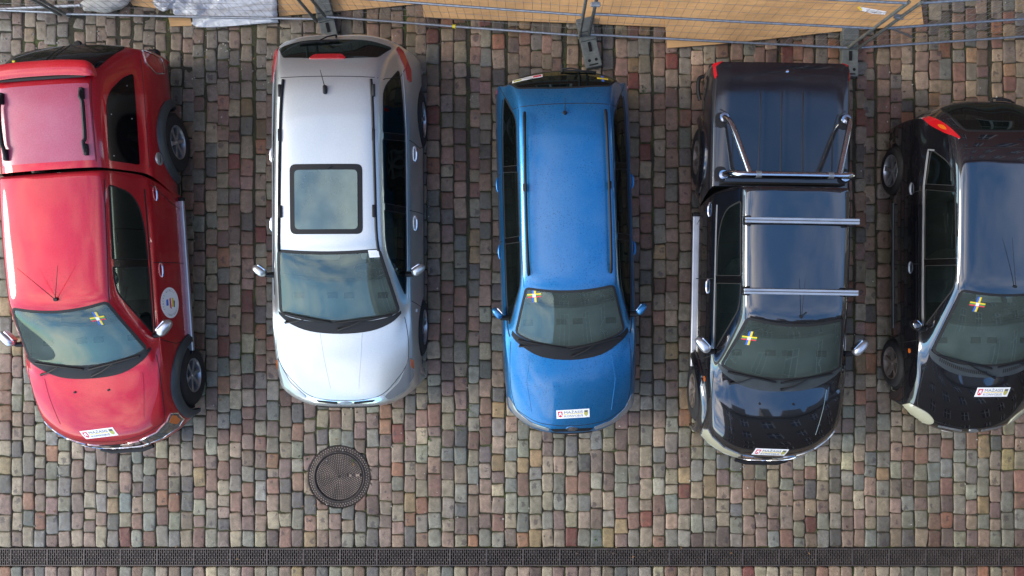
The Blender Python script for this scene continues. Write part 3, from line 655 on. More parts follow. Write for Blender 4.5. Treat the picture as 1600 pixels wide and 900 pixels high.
def wheel(parent, t, s, zc, Rr, wd, rim, nsp=6, mat='alloy', face=1):
    """face +1: outer side towards +x"""
    M4 = Matrix.Translation((t, -s, zc)) @ Matrix.Rotation(face * math.pi / 2, 4, 'Y')
    mb = MB(); mb.lathe([(0, -.055), (rim * .55, -.055), (rim * .56, -.07), (0, -.07)], 24, M4); hub = mb.build('wheel', M['dark'], parent, True)
    mb = MB(); prof = [(rim * .99, -.012), (rim * 1.04, .0), (rim * 1.10, .004), (Rr * .88, .0), (Rr * .955, -.014), (Rr, -.045), (Rr, -wd + .045), (Rr * .95, -wd + .012), (rim, -wd)]
    mb.lathe(prof, 48, M4)
    for k in range(48):      # tread lugs
        a = 2 * math.pi * k / 48
        for z0, z1 in ((-.035, -.09), (-.11, -.16)):
            if -z1 > wd: continue
            a2 = a + (.03 if z0 == -.035 else -.03); q = []
            for zz, rr_, da in ((z0, Rr * .985, -.035), (z0, Rr * .985, .035), (z1, Rr * .985, .035), (z1, Rr * .985, -.035), (z0, Rr + .006, -.03), (z0, Rr + .006, .03), (z1, Rr + .006, .03), (z1, Rr + .006, -.03)):
                q.append(M4 @ Vector((rr_ * math.cos(a2 + da), rr_ * math.sin(a2 + da), zz)))
            mb.add(q, [(4, 5, 6, 7), (0, 1, 5, 4), (1, 2, 6, 5), (2, 3, 7, 6), (3, 0, 4, 7)])
    mb.build('tyre', M['tyre'], hub, True)
    mb = MB(); mb.lathe([(rim * 1.015, -.008), (rim * 1.0, -.002), (rim * .95, -.004), (rim * .91, -.022), (rim * .88, -.10), (rim * .90, -wd + .01)], 48, M4)
    mb.lathe([(0, -.016), (rim * .10, -.016), (rim * .13, -.022), (rim * .22, -.028), (rim * .24, -.06)], 24, M4)
    for k in range(nsp):
        a = 2 * math.pi * (k + .25) / nsp; ca, sa = math.cos(a), math.sin(a); q = []
        for rr_, hw, z in ((rim * .18, rim * .13, -.024), (rim * .55, rim * .10, -.020), (rim * .94, rim * .17, -.010)):
            for sgn in (-1, 1): q.append(M4 @ Vector((rr_ * ca - sgn * hw * sa, rr_ * sa + sgn * hw * ca, z)))
            for sgn in (1, -1): q.append(M4 @ Vector((rr_ * ca - sgn * hw * .8 * sa, rr_ * sa + sgn * hw * .8 * ca, z - .035)))
        mb.add(q, [(4 * i + j, 4 * i + (j + 1) % 4, 4 * i + 4 + (j + 1) % 4, 4 * i + 4 + j) for i in range(2) for j in range(4)])
    mb.build('rim', M[mat], hub, True)
    return hub
def mirror(parent, t0, s0, z0, t1, s1, z1, mat, side, h=.13, d=.085):
    """door mirror: arm at (t0,s0,z0), housing out to (t1,s1,z1)"""
    b = bmesh.new(); bmesh.ops.create_uvsphere(b, u_segments=20, v_segments=12, radius=1)
    a = Vector((t0 + side * .05, -s0, z0 + .02)); e = Vector((t1, -s1, z1)); L_ = (e - a).length; mid = (a + e) / 2; ang = math.atan2(e.y - a.y, e.x - a.x)
    for v in b.verts:
        c = v.co.copy(); q = abs(c.x) ** .75 * (1 if c.x > 0 else -1)
        x = q * L_ / 2; tp = 1 - .22 * (q + 1) / 2; y = (abs(c.y) ** .7) * (1 if c.y > 0 else -1) * d / 2 * tp; z = (abs(c.z) ** .75) * (1 if c.z > 0 else -1) * h / 2 * tp
        if y * side * (1) > 0 and False: y *= .5
        v.co = Vector((mid.x + x * math.cos(ang) - y * math.sin(ang), mid.y + x * math.sin(ang) + y * math.cos(ang), mid.z + z))
    b.verts.index_update(); mb = MB(); mb.add([v.co for v in b.verts], [[v.index for v in f.verts] for f in b.faces]); b.free()
    o = mb.build('door_mirror', M[mat], parent, True)
    mb = MB(); mb.tube([(t0 - side * .03, -s0, z0 - .03), (t0 + side * .05, -s0, z0 - .015), (t0 + side * .10, -lerp(s0, s1, .3), z0 + .0)], [.035, .03, .026], 8); mb.build('mirror_arm', M['plastic'], o, True)
    n = Vector((-math.sin(ang), math.cos(ang), 0)); n = n if n.y > 0 else -n; ux = Vector((math.cos(ang), math.sin(ang), 0)); c = mid + n * (d * .40)
    mb = MB(); q = rounded([(-L_ * .40, -h * .33), (L_ * .36, -h * .26), (L_ * .36, h * .26), (-L_ * .40, h * .33)], .03)
    v = [c + ux * p[0] + Vector((0, 0, p[1])) + n * .006 for p in q] + [c + ux * p[0] + Vector((0, 0, p[1])) - n * .01 for p in q]; k = len(q)
    mb.add(v, [tuple(range(k))] + [(i, (i + 1) % k, k + (i + 1) % k, k + i) for i in range(k)]); mb.build('mirror_glass', M['chrome'], o)
    return o
def interior(parent, p, steer=1, seatmat='seat'):
    Wd, zb, zc, sc, sh = p['W'], p['zb'], p['zc'], p['sc'], p['sh']; bk = p.get('cab_back', p['sg'] + .25)
    wi = p['Wb'] - .10
    mb = MB(); mb.box((0, -(sc - .1 + bk) / 2, .30), (wi * 2, sc - .1 - bk, .03))
    for s_ in (-1, 1): mb.box((s_ * wi, -(sc - .25 + bk) / 2, (zb - .03 + .3) / 2), (.04, sc - .25 - bk, zb - .33))
    mb.box((0, -(bk + .02), (zb - .05 + .3) / 2), (wi * 2 - .05, .04, zb - .35)); mb.build('cabin_lining', M['trim'], parent)
    mb = MB(); n = 12; prof = [(sc - .03, zc - .05), (sc - .22, zc - .035), (sc - .40, zc - .045), (sc - .50, zc - .09), (sc - .53, zc - .18), (sc - .50, zc - .40)]
    v = []; f = []
    for i in range(n + 1):
        t = lerp(-wi, wi, i / n); dd = p['dc'] * .8 * (t / Wd) ** 2
        for (a, z) in prof: v.append((t, -(a - dd), z - .02 * (abs(t) / Wd) ** 2 + (.025 if (t * steer > .15 and t * steer < .6 and a < sc - .3 and z > zc - .1) else 0)))
    k = len(prof); f = [(i * k + j, (i + 1) * k + j, (i + 1) * k + j + 1, i * k + j + 1) for i in range(n) for j in range(k - 1)]; mb.add(v, f)
    d = mb.build('dashboard', M['dash'], parent, True)
    mb = MB(); 
    for x in (-.5, -.1, .1, .5): mb.box((x, -(sc - .34), zc - .03), (.12, .07, .012), b=.004)
    mb.build('air_vent', M['dark'], d)
    cx = .34 * steer; cy = -(sc - .64); cz = zc - .10; Rw = .185; Mx = Matrix.Translation((cx, cy, cz)) @ Matrix.Rotation(R(62), 4, 'X')
    mb = MB(); mb.tube([Mx @ Vector((Rw * math.cos(a), Rw * math.sin(a), 0)) for a in np.linspace(0, 2 * math.pi, 33)], .014, 8, cap=False)
    for a in (0, math.pi, -math.pi / 2): mb.tube([Mx @ Vector((0, 0, 0)), Mx @ Vector((Rw * math.cos(a), Rw * math.sin(a), 0))], .014, 6)
    mb.lathe([(0, .02), (.06, .015), (.075, -.01), (0, -.02)], 16, Mx); mb.tube([Mx @ Vector((0, 0, 0)), Mx @ Vector((0, 0, -.35))], .03, 8); mb.build('steering_wheel', M['plastic'], parent, True)
    def seat(x, s, wd=.50, hi=zb + .22):
        mb = MB(); mb.box((x, -(s + .24), .50), (wd, .50, .14), b=.05); M1 = Matrix.Rotation(R(-14), 4, 'X')
        mb.box((x, -(s - .06), .50 + (hi - .56) / 2), (wd * .96, .14, hi - .60), M1, b=.055); o = mb.build('seat', M[seatmat], parent, True)
        mb = MB(); mb.box((x, -(s - .15), hi + .045), (.27, .09, .17), M1, b=.04); mb.build('headrest', M[seatmat], o, True)
    s1 = sc - 1.25
    for x in (-.36, .36): seat(x, s1)
    if s1 - .85 > bk - .05:
        for x in (-.40, 0, .40): seat(x, s1 - .85, .38)
def ws_poly(th, sh, dh, tb, sb, db):
    top = [(-th, sh - dh), (-th * .5, sh - dh * .25), (0, sh), (th * .5, sh - dh * .25), (th, sh - dh)]
    bot = [(tb, sb - db), (tb * .85, sb - db * .66), (tb * .5, sb - db * .22), (0, sb), (-tb * .5, sb - db * .22), (-tb * .85, sb - db * .66), (-tb, sb - db)]
    return rounded(top + bot, [.04, .2, .2, .2, .04, .04, .2, .2, .2, .2, .2, .04], 4)
def wipers(parent, B, pivots, mat='plastic'):
    """pivots: (t0,s0, t1,s1) arm from pivot to blade centre, blade lies along the glass base: list of dicts"""
    for (pv, bl0, bl1) in pivots:
        mb = MB(); a = B.hit(pv, 'z'); c = B.hit(((bl0[0] + bl1[0]) / 2, (bl0[1] + bl1[1]) / 2), 'z')
        mb.tube([a[0] - a[1] * .01, a[0] + a[1] * .03], .016, 8); mb.tube([a[0] + a[1] * .03, lerp(a[0], c[0], .5) + c[1] * .045, c[0] + c[1] * .03], [.011, .009, .006], 6)
        q = []
        for k in range(9): h = B.hit((lerp(bl0[0], bl1[0], k / 8), lerp(bl0[1], bl1[1], k / 8)), 'z'); q.append(h[0] + h[1] * .016)
        mb.tube(q, .012, 6); mb.build('wiper', M[mat], parent, True)
def handle(parent, B, s, z, axis, mat, L_=.17, dz=-.004):
    q = []
    for k in range(7): u = k / 6; h = B.hit((s + (u - .5) * L_, z + dz * u), axis); q.append(h[0] + h[1] * (.004 + .016 * math.sin(math.pi * u) ** .5))
    mb = MB(); mb.tube(q, [.010, .013, .014, .014, .014, .013, .010], 8); mb.build('door_handle', M[mat], parent, True)
def textdrape(B, txt, ctr, height, axis, mat, parent, name, rot=0, off=.004, squash=1.0, flip=1, width=None):
    cu = bpy.data.curves.new('t', 'FONT'); cu.body = txt; cu.align_x = 'CENTER'; cu.align_y = 'CENTER'; cu.size = height; cu.resolution_u = 2
    o = bpy.data.objects.new('t', cu); C.objects.link(o); bpy.context.view_layer.update(); dg = bpy.context.evaluated_depsgraph_get(); me = bpy.data.meshes.new_from_object(o.evaluated_get(dg)); bpy.data.objects.remove(o)
    if width:
        xs = [v.co.x for v in me.vertices]; k = width / (max(xs) - min(xs))
        for v in me.vertices: v.co.x *= k
    for v in me.vertices:
        x, y = v.co.x * flip, v.co.y * squash * flip; x, y = x * math.cos(rot) - y * math.sin(rot), x * math.sin(rot) + y * math.cos(rot)
        l, n = B.hit((ctr[0] + x, ctr[1] - y) if axis == 'z' else (ctr[0] + x, ctr[1] + y), axis); v.co = l + n * off
    return link(name, me, M[mat], parent)
def convoy_sticker(parent, B, c, w_=.41, h_=.115, rot=0.0, skew=0.0, flip=1):
    def T(u, v):
        u, v = u * flip, v * flip; u += skew * v; x, y = u * math.cos(rot) - v * math.sin(rot), u * math.sin(rot) + v * math.cos(rot); return (c[0] + x, c[1] - y)
    P4 = lambda pts: [T(*q) for q in pts]
    o = B.patch(P4([(-w_ / 2, -h_ / 2), (w_ / 2, -h_ / 2), (w_ / 2, h_ / 2), (-w_ / 2, h_ / 2)]), 'z', .0025, .05, .003).build('convoy_sticker', M['white'], parent)
    sh = lambda x0, x1: [(x0, h_ * .34), (x1, h_ * .34), (x1, -h_ * .08), (lerp(x0, x1, .85), -h_ * .26), (lerp(x0, x1, .5), -h_ * .36), (lerp(x0, x1, .15), -h_ * .26), (x0, -h_ * .08)]
    B.patch(P4(sh(-w_ * .455, -w_ * .315)), 'z', .0035, .05, .001).build('red_shield', M['inkred'], o)
    B.patch(P4([(-w_ * .43, h_ * .12), (-w_ * .38, h_ * .26), (-w_ * .35, h_ * .20), (-w_ * .345, -h_ * .02), (-w_ * .33, -h_ * .16), (-w_ * .36, -h_ * .13), (-w_ * .385, .0), (-w_ * .415, -h_ * .16), (-w_ * .44, -h_ * .10), (-w_ * .41, .02 * h_)]), 'z', .0045, .05, .001).build('white_rider_emblem', M['white'], o)
    B.patch(P4(sh(w_ * .335, w_ * .455)), 'z', .0035, .05, .001).build('olive_shield', M['olive'], o)
    mb = MB()
    for x in (.365, .395, .425): B.patch(P4([(w_ * x - .006, h_ * .33), (w_ * x + .006, h_ * .33), (w_ * x + .006, h_ * .12), (w_ * x - .006, h_ * .12)]), 'z', .0045, .05, .001, mb)
    mb.build('castle_emblem', M['ink'], o)
    B.patch(P4([(-w_ * .28, h_ * .015), (w_ * .30, h_ * .015), (w_ * .30, -h_ * .045), (-w_ * .28, -h_ * .045)]), 'z', .0035, .05, .001).build('divider_line', M['inkyellow'], o)
    q = T(w_ * .015, h_ * .19); textdrape(B, 'MAŽASIS', q, h_ * .46, 'z', 'ink', o, 'lettering', rot, .0045, .9, flip, w_ * .56)
    q = T(w_ * .015, -h_ * .25); textdrape(B, 'KONVOJUS', q, h_ * .40, 'z', 'ink', o, 'lettering', rot, .0045, .85, flip, w_ * .56)
def cross_sticker(parent, B, c, w_=.15, rot=0.0):
    T = lambda u, v: (c[0] + u * math.cos(rot) - v * math.sin(rot), c[1] - (u * math.sin(rot) + v * math.cos(rot)))
    bar = lambda a, b, x, y: [T(a, b), T(x, b), T(x, y), T(a, y)]; h = w_ / 2; g = .022
    o = B.patch(bar(-g, -h, 0, h), 'z', .002, .1, .002).build('cross_sticker', M['inkblue'], parent)
    B.patch(bar(0, -h, g, h), 'z', .002, .1, .002).build('yellow_band', M['inkyellow'], o)
    for i, m_ in enumerate(('inkyellow', 'inkgreen', 'inkred')): y0 = g - i * 2 * g / 3; B.patch(bar(-h, y0 - 2 * g / 3, h, y0), 'z', .004, .1, .002).build('tricolour_band', M[m_], o)
    B.patch(bar(-g * .8, -g * .8, g * .8, g * .8), 'z', .0055, .1, .002).build('white_centre', M['white'], o)
def arch_poly(s, z, r, n=28): return [(s + r * math.cos(a), z + r * math.sin(a)) for a in (2 * math.pi * k / n for k in range(n))]
def flare(parent, B, s, z, r, wd, axis, out=.05, mat='flare'):
    mb = MB(); v = []; n = 30; sg = 1 if axis == 'r' else -1
    for k in range(n + 1):
        a = R(-12) + R(204) * k / n
        for rr_, o_ in ((r - .012, -.03), (r - .008, out), (r + wd * .5, out * .92), (r + wd, out * .35), (r + wd + .006, -.015)):
            p = (s + rr_ * math.cos(a), max(.2, z + rr_ * math.sin(a))); q, nn = B.hit(p, axis); v.append(Vector((q.x + sg * o_, q.y, q.z)))
    f = [(i * 5 + j, i * 5 + j + 1, (i + 1) * 5 + j + 1, (i + 1) * 5 + j) for i in range(n) for j in range(4)]
    mb.add(v, f); mb.build('wheel_arch_trim', M[mat], parent, True)
def cutwin(B, poly, axis, name, mat, parent, trim=.022, tmat='rubber', push=0.0, zmin=0):
    mb = B.ribbon(poly, axis, trim, .002) if trim else None
    fs = B.cut(poly, axis, zmin); o = B.take(fs, name, M[mat], parent, push=push)
    if mb and o: mb.build('window_seal', M[tmat], o)
    return o
def seams(B, parent, lines, w_=.010):
    for name, pls in lines:
        for axis, pts in pls: B.ribbon(pts, axis, w_, .0009, False).build(name, M['rubber'], parent)
def fascia(B, r, w_, z0, z1, gr=None):
    B.patch(rounded([(-w_, z0), (w_, z0), (w_ * 1.08, z1), (-w_ * 1.08, z1)], .03), 'f', .004, .04, .004).build('air_intake', M['plastic'], r, True)
    B.patch(rounded([(-.26, z1 + .015), (.26, z1 + .015), (.26, z1 + .125), (-.26, z1 + .125)], .01), 'f', .008, .05, .006).build('front_plate', M['white'], r, True)
    if gr: B.patch(rounded([(-gr[0], gr[1]), (gr[0], gr[1]), (gr[0] * 1.1, gr[2]), (-gr[0] * 1.1, gr[2])], .03), 'f', .005, .04, .004).build('radiator_grille', M['plastic'], r, True)
def chassis(parent, sF, sT, Wd, wheels, rw):
    mb = MB(); ss = sorted([sT + .45] + [q for x in wheels for q in (x - rw, x + rw)] + [sF - .55])
    for i in range(0, len(ss), 2): mb.box((0, -(ss[i] + ss[i + 1]) / 2, .38), (2 * Wd - .14, ss[i + 1] - ss[i], .30))
    mb.box((0, -(sF + sT) / 2, .38), (2 * Wd - .56, sF - sT - .25, .36)); mb.build('underbody', M['dark'], parent)

def thing_car(name, px, py, h, yaw, dt, label, cat='car', extra=0):
    c = W(px, py, h); a = R(yaw); c.x += dt * math.cos(a); c.y += dt * math.sin(a); r = empty(name, (c.x, c.y, 0), a); tag(r, label, cat, 'cars parked side by side on the setts'); return r
def mirrorpoly(p): return [(-a, b) for a, b in p][::-1]
def both(fn):
    for sd_, ax in ((-1, 'l'), (1, 'r')): fn(sd_, ax)
BODYCR = [('col', 5, 8, 11, .15), ('col', 3, 5, 12, .3)]

# ------------------------------------------------------------------ blue estate
def blue_car():
    r = thing_car('estate_car', 887, 400, 1.0, 1.7, 0, 'blue estate car with roof rails, between the silver and the black pickup')
    p = dict(W=.845, Wb=.795, zb=.94, zr=1.465, sN=2.215, kN=.42, zl=.75, zc=.985, sc=1.13, dc=.24, sh=.43, dh=.07, th=.515, tb=.66, rr=-1.92, dr=.03, thr=.505, zrr=1.40, sg=-2.23, zg=1.0, tg=.64, sT=-2.28, kT=.30, crown=.07)
    B = Body(shell(std_rows(p), 3, BODYCR))
    both(lambda d, ax: wheel(r, d * .835, 1.30, .31, .31, .19, .20, 6, 'alloy', d)); both(lambda d, ax: wheel(r, d * .835, -1.32, .31, .31, .19, .20, 6, 'alloy', d))
    chassis(r, 2.2, -2.2, .845, (1.30, -1.32), .36); interior(r, p, 1)
    for ax in 'lr':
        for s_ in (1.30, -1.32): f = B.cut(arch_poly(s_, .31, .365), ax); bmesh.ops.delete(B.bm, geom=f, context='FACES')
    # cowl, hood, lamps, stickers before the glass is cut out
    base = [(-.69, .875), (-.60, .955), (-.36, 1.06), (0, 1.10), (.36, 1.06), (.60, .955), (.69, .875)]
    B.patch([*crom(base, 4, False), *crom([(t * 1.02, s + .15 - .10 * (abs(t) / .7) ** 3) for t, s in base][::-1], 4, False)], 'z', .004, .06, .004).build('scuttle_panel', M['plastic'], r, True)
    hd = [(-.715, 1.01), (-.735, 1.25), (-.735, 1.6), (-.69, 1.86)]
    seams(B, r, [('hood_gap', [('z', crom(hd, 4, False)), ('z', crom([(-a, b) for a, b in hd], 4, False)), ('z', crom([(-.69, 1.86), (-.45, 2.02), (-.2, 2.075), (0, 2.085), (.2, 2.075), (.45, 2.02), (.69, 1.86)], 4, False))]),
                 ('tailgate_gap', [('z', [(-.60, -1.72), (-.3, -1.735), (0, -1.74), (.3, -1.735), (.60, -1.72)]), ('z', crom([(-.60, -1.72), (-.66, -1.85), (-.73, -2.0), (-.765, -2.1)], 4, False)), ('z', crom([(.60, -1.72), (.66, -1.85), (.73, -2.0), (.765, -2.1)], 4, False))]),
                 ('door_gap', [(a, q) for a in 'lr' for q in ([(.98, .30), (1.0, .6), (.93, .92)], [(-.20, .28), (-.20, .93)], [(-1.02, .93), (-.98, .6), (-1.0, .45)])]),
                 ('roof_gap', [('z', crom([(d * .53, .36), (d * .548, -.2), (d * .548, -1.0), (d * .53, -1.7)], 4, False)) for d in (-1, 1)])])
    for d in (-1, 1):     # creases pressed in the hood
        B.ribbon([(d * .50, 1.20), (d * .55, 1.5), (d * .50, 1.9)], 'z', .03, .0035, False).build('hood_crease', M['blue'], r, True)
    for d in (-1, 1):
        hl = rounded([(d * .28, 2.10), (d * .50, 2.02), (d * .66, 1.87), (d * .755, 1.67), (d * .785, 1.62), (d * .775, 1.80), (d * .70, 1.96), (d * .50, 2.09), (d * .30, 2.145)], .03)
        hl = [(d * .275, 2.115), (d * .50, 2.035), (d * .66, 1.90), (d * .745, 1.73), (d * .775, 1.70), (d * .765, 1.83), (d * .69, 1.97), (d * .50, 2.085), (d * .285, 2.155)]
        B.patch(rounded(hl, .03), 'z', .006, .025, .006).build('headlight', M['lamp'], r, True)
        B.patch(rounded([(-2.02, .50), (-2.16, .50), (-2.14, .78), (-2.02, .78)], .03), 'r' if d > 0 else 'l', .008, .05, .008).build('tail_light', M['redlamp'], r, True)
    B.patch(rounded([(-.20, .56), (.20, .56), (.27, .645), (-.27, .645)], .03), 'f', .004, .05, .004).build('grille', M['plastic'], r)
    B.patch(rounded([(-.27, 2.125), (.27, 2.125), (.22, 2.165), (-.22, 2.165)], .02), 'z', .003, .05, .004).build('grille_opening', M['plastic'], r)
    B.patch([(.075 * math.cos(a), 2.125 + .028 * math.sin(a)) for a in np.linspace(0, 6.1, 20)], 'z', .008, .05, .008).build('oval_badge', M['chrome'], r, True)
    fascia(B, r, .38, .28, .38)
    convoy_sticker(r, B, (.015, 1.925), .405, .11, .03)
    tr = B.ribbon(crom([(-.70, -2.165), (-.4, -2.235), (0, -2.25), (.4, -2.235), (.70, -2.165)], 4, False), 'z', .03, .006, False); tr.build('rear_edge_trim', M['plastic'], r)
    cross_sticker(r, B, (-.415, .455), .16, .05)
    # rear-window things
    B.patch([(-.60, -2.10), (-.24, -2.165), (-.24, -2.12), (-.60, -2.055)], 'z', .004, .05, .003).build('convoy_sticker', M['white'], r)
    B.patch([(-.58, -2.092), (-.49, -2.108), (-.49, -2.079), (-.58, -2.063)], 'z', .006, .05, .003).build('olive_shield', M['olive'], r); B.patch([(-.35, -2.135), (-.255, -2.152), (-.255, -2.124), (-.35, -2.107)], 'z', .006, .05, .003).build('red_shield', M['inkred'], r)
    textdrape(B, 'MAŽASIS KONVOJUS', (-.42, -2.107), .035, 'z', 'ink', r, 'lettering', math.pi - .16, .007, .8, 1, .13)
    mb = B.patch([(.40, -2.085), (.53, -2.07), (.53, -2.05), (.40, -2.065)], 'z', .004, .1, .003); mb.build('cross_sticker', M['inkyellow'], r)
    B.patch([(.45, -2.115), (.48, -2.112), (.48, -2.02), (.45, -2.024)], 'z', .005, .1, .003).build('blue_band', M['inkblue'], r)
    wipers(r, B, [((-.60, 1.06), (-.62, .99), (-.05, 1.10)), ((.02, 1.20), (-.02, 1.12), (.60, .985))])
    wipers(r, B, [((.0, -2.21), (.02, -2.20), (.40, -2.17))])
    ws = ws_poly(.505, .425, .055, .648, 1.10, .20)
    cutwin(B, ws, 'z', 'windscreen', 'glass', r, .035)
    rg = rounded([(-.53, -1.96), (0, -1.93), (.53, -1.96), (.685, -2.12), (.64, -2.165), (.3, -2.235), (0, -2.25), (-.3, -2.235), (-.64, -2.165), (-.685, -2.12)], [.04, .2, .04, .03, .03, .2, .2, .2, .03, .03])
    cutwin(B, rg, 'z', 'rear_window', 'glass_dark', r, .03)
    for ax in 'lr':
        cutwin(B, rounded([(.80, .985), (.36, 1.325), (.20, 1.365), (-.17, 1.375), (-.17, .985)], [.02, .15, .15, .02, .02]), ax, 'side_window', 'glass_side', r, .02)
        cutwin(B, rounded([(-.23, .985), (-.23, 1.375), (-.98, 1.365), (-1.03, .99)], .03), ax, 'side_window', 'glass_side', r, .02)
        cutwin(B, rounded([(-1.09, .99), (-1.05, 1.36), (-1.60, 1.34), (-1.93, 1.02)], [.03, .03, .12, .06]), ax, 'side_window', 'glass_dark', r, .02)
    for d, ax in ((-1, 'l'), (1, 'r')):
        for q in ([(-.17, .985), (-.17, 1.365), (-.23, 1.365), (-.23, .985)], [(-1.03, .99), (-.98, 1.36), (-1.05, 1.355), (-1.09, .99)]): B.patch(q, ax, .003, .05, .003).build('door_pillar', M['gloss_black'], r, True)
        q = [(d * .462, 1.468, -1.64), (d * .464, 1.50, -1.60), (d * .468, 1.505, -1.4), (d * .475, 1.512, -.9), (d * .478, 1.512, -.3), (d * .475, 1.50, .05), (d * .472, 1.475, .19), (d * .472, 1.44, .22)]
        mb = MB(); mb.tube([(a, -s, z) for a, z, s in q], [.016, .02, .017, .016, .016, .018, .02, .014], 10); mb.box((d * .490, .78, 1.485), (.03, .09, .05), b=.01); mb.build('roof_rail', M['plastic'], r, True)
        mirror(r, d * .765, .72, 1.0, d * .915, .60, 1.02, 'blue', d, .12, .10)
        handle(r, B, -.08, .80, ax, 'blue'); handle(r, B, -.90, .80, ax, 'blue')
        B.ribbon([(.95, .955), (0, .965), (-1, .965), (-1.9, .985)], ax, .018, .004, False).build('waist_trim', M['plastic'], r)
    l, n = B.hit((0.0, -1.63), 'z'); mb = MB(); mb.tube([l - n * .01, l + n * .03], [.03, .018], 10); mb.tube([l + n * .02, l + Vector((.004, .16, .05))], [.005, .0025], 6); mb.build('antenna', M['plastic'], r, True)
    mb = MB(); mb.tube([(.0, 2.24, 1.0), (0, 2.30, .99)], [.012, .02], 8); mb.build('washer_nozzle', M['plastic'], r)
    B.finish('body', M['blue'], r)
blue_car()

# ------------------------------------------------------------------ silver off-roader
def silver_car():
    r = thing_car('silver_suv', 535, 350, 1.1, .3, -.03, 'silver SUV with a sunroof, right of the red pickup'); r['category'] = 'SUV'; r.name = 'suv'
    p = dict(W=.915, Wb=.835, zb=1.07, zr=1.72, sN=2.25, kN=.36, pN=3.8, zl=.88, zc=1.10, sc=1.19, dc=.15, sh=.36, dh=.04, th=.575, tb=.705, rr=-1.79, dr=.05, thr=.535, zrr=1.66, sg=-2.20, zg=1.12, tg=.68, sT=-2.32, kT=.30, crown=.06)
    B = Body(shell(std_rows(p), 3, BODYCR))
    both(lambda d, ax: (wheel(r, d * .905, 1.27, .36, .36, .23, .225, 5, 'alloy', d), wheel(r, d * .905, -1.38, .36, .36, .23, .225, 5, 'alloy', d)))
    chassis(r, 2.2, -2.2, .90, (1.27, -1.38), .40); interior(r, p, 1)
    for ax in 'lr':
        for s_ in (1.27, -1.38): f = B.cut(arch_poly(s_, .37, .42), ax); bmesh.ops.delete(B.bm, geom=f, context='FACES')
    base = [(-.725, 1.03), (-.60, 1.10), (-.36, 1.15), (0, 1.17), (.36, 1.15), (.60, 1.10), (.725, 1.03)]
    B.patch([*crom(base, 4, False), *crom([(t * 1.0, s + .135 - .09 * (abs(t) / .7) ** 3) for t, s in base][::-1], 4, False)], 'z', .004, .06, .004).build('scuttle_panel', M['plastic'], r, True)
    hd = [(-.76, 1.11), (-.79, 1.35), (-.78, 1.62), (-.71, 1.78)]
    seams(B, r, [('hood_gap', [('z', crom([(d * a, b) for a, b in hd], 4, False)) for d in (-1, 1)] + [('z', crom([(-.71, 1.78), (-.5, 2.02), (-.3, 2.11), (0, 2.13), (.3, 2.11), (.5, 2.02), (.71, 1.78)], 4, False))]),
                 ('tailgate_gap', [('z', crom([(-.74, -1.72), (-.62, -1.62), (-.56, -1.605), (0, -1.61), (.56, -1.605), (.62, -1.62), (.74, -1.72)], 4, False)), ('z', [(-.74, -1.72), (-.80, -1.9)]), ('z', [(.74, -1.72), (.80, -1.9)])]),
                 ('door_gap', [(a, q) for a in 'lr' for q in ([(.98, .30), (1.0, .7), (.92, 1.02)], [(-.16, .3), (-.16, 1.05)], [(-1.0, 1.05), (-.96, .7), (-1.0, .55)])])])
    for d in (-1, 1):
        B.ribbon([(d * .255, 1.25), (d * .22, 1.6), (d * .17, 1.98)], 'z', .022, .003, False).build('hood_crease', M['silver'], r, True)
        hl = [(d * .47, 2.085), (d * .66, 1.90), (d * .745, 1.72), (d * .79, 1.60), (d * .825, 1.62), (d * .82, 1.86), (d * .70, 2.03), (d * .52, 2.13)]
        B.patch(rounded(hl, .03), 'z', .006, .025, .006).build('headlight', M['lamp'], r, True)
        B.patch(rounded([(d * .80, 1.62), (d * .83, 1.64), (d * .828, 1.76), (d * .80, 1.72)], .02), 'z', .009, .05, .006).build('indicator', M['amber'], r, True)
        tl = [(d * .70, -2.10), (d * .76, -2.05), (d * .83, -1.86), (d * .835, -1.70), (d * .80, -1.72), (d * .775, -1.86), (d * .70, -2.04)]
        B.patch(rounded(tl, .02), 'z', .010, .05, .01).build('tail_light', M['redlamp'], r, True)
    B.patch(crom([(-.46, 2.075), (-.2, 2.13), (0, 2.14), (.2, 2.13), (.46, 2.075), (.40, 2.15), (.2, 2.195), (0, 2.20), (-.2, 2.195), (-.40, 2.15)], 4), 'z', .004, .05, .006).build('grille', M['chrome'], r, True)
    for d in (-1, 1): B.patch(rounded([(d * .10, 2.150), (d * .36, 2.125), (d * .33, 2.150), (d * .10, 2.175)], .01), 'z', .008, .05, .006).build('grille_mesh', M['plastic'], r)
    B.patch(crom([(-.07, 2.155), (0, 2.145), (.07, 2.155), (.07, 2.175), (0, 2.185), (-.07, 2.175)], 3), 'z', .010, .05, .006).build('badge', M['galv'], r)
    B.patch([(.445, .335), (.555, .33), (.565, .41), (.455, .415)], 'z', .004, .05, .003).build('paper_label', M['white'], r)
    for k in (-.010, .010): textdrape(B, 'A4 2021' if False else '- - - -', (.505, .372 + k), .03, 'z', 'ink', r, 'label_print', 0, .006)
    fascia(B, r, .45, .28, .42, (.36, .64, .76))
    wipers(r, B, [((-.64, 1.16), (-.66, 1.05), (-.10, 1.16)), ((-.02, 1.25), (-.05, 1.17), (.62, 1.08))])
    ws = ws_poly(.565, .365, .03, .70, 1.165, .13); cutwin(B, ws, 'z', 'windscreen', 'glass', r, .045)
    sr = rounded([(-.385, -.60), (.375, -.60), (.375, .13), (-.385, .13)], .06); B.patch(rounded([(-.41, -.625), (.40, -.625), (.40, .155), (-.41, .155)], .07), 'z', .004, .06, .005).build('sunroof_frame', M['plastic'], r)
    o = cutwin(B, rounded([(-.345, -.55), (.335, -.55), (.335, .09), (-.345, .09)], .04), 'z', 'sunroof_hole', 'plastic', r, 0, zmin=1.4)
    bpy.data.objects.remove(o)
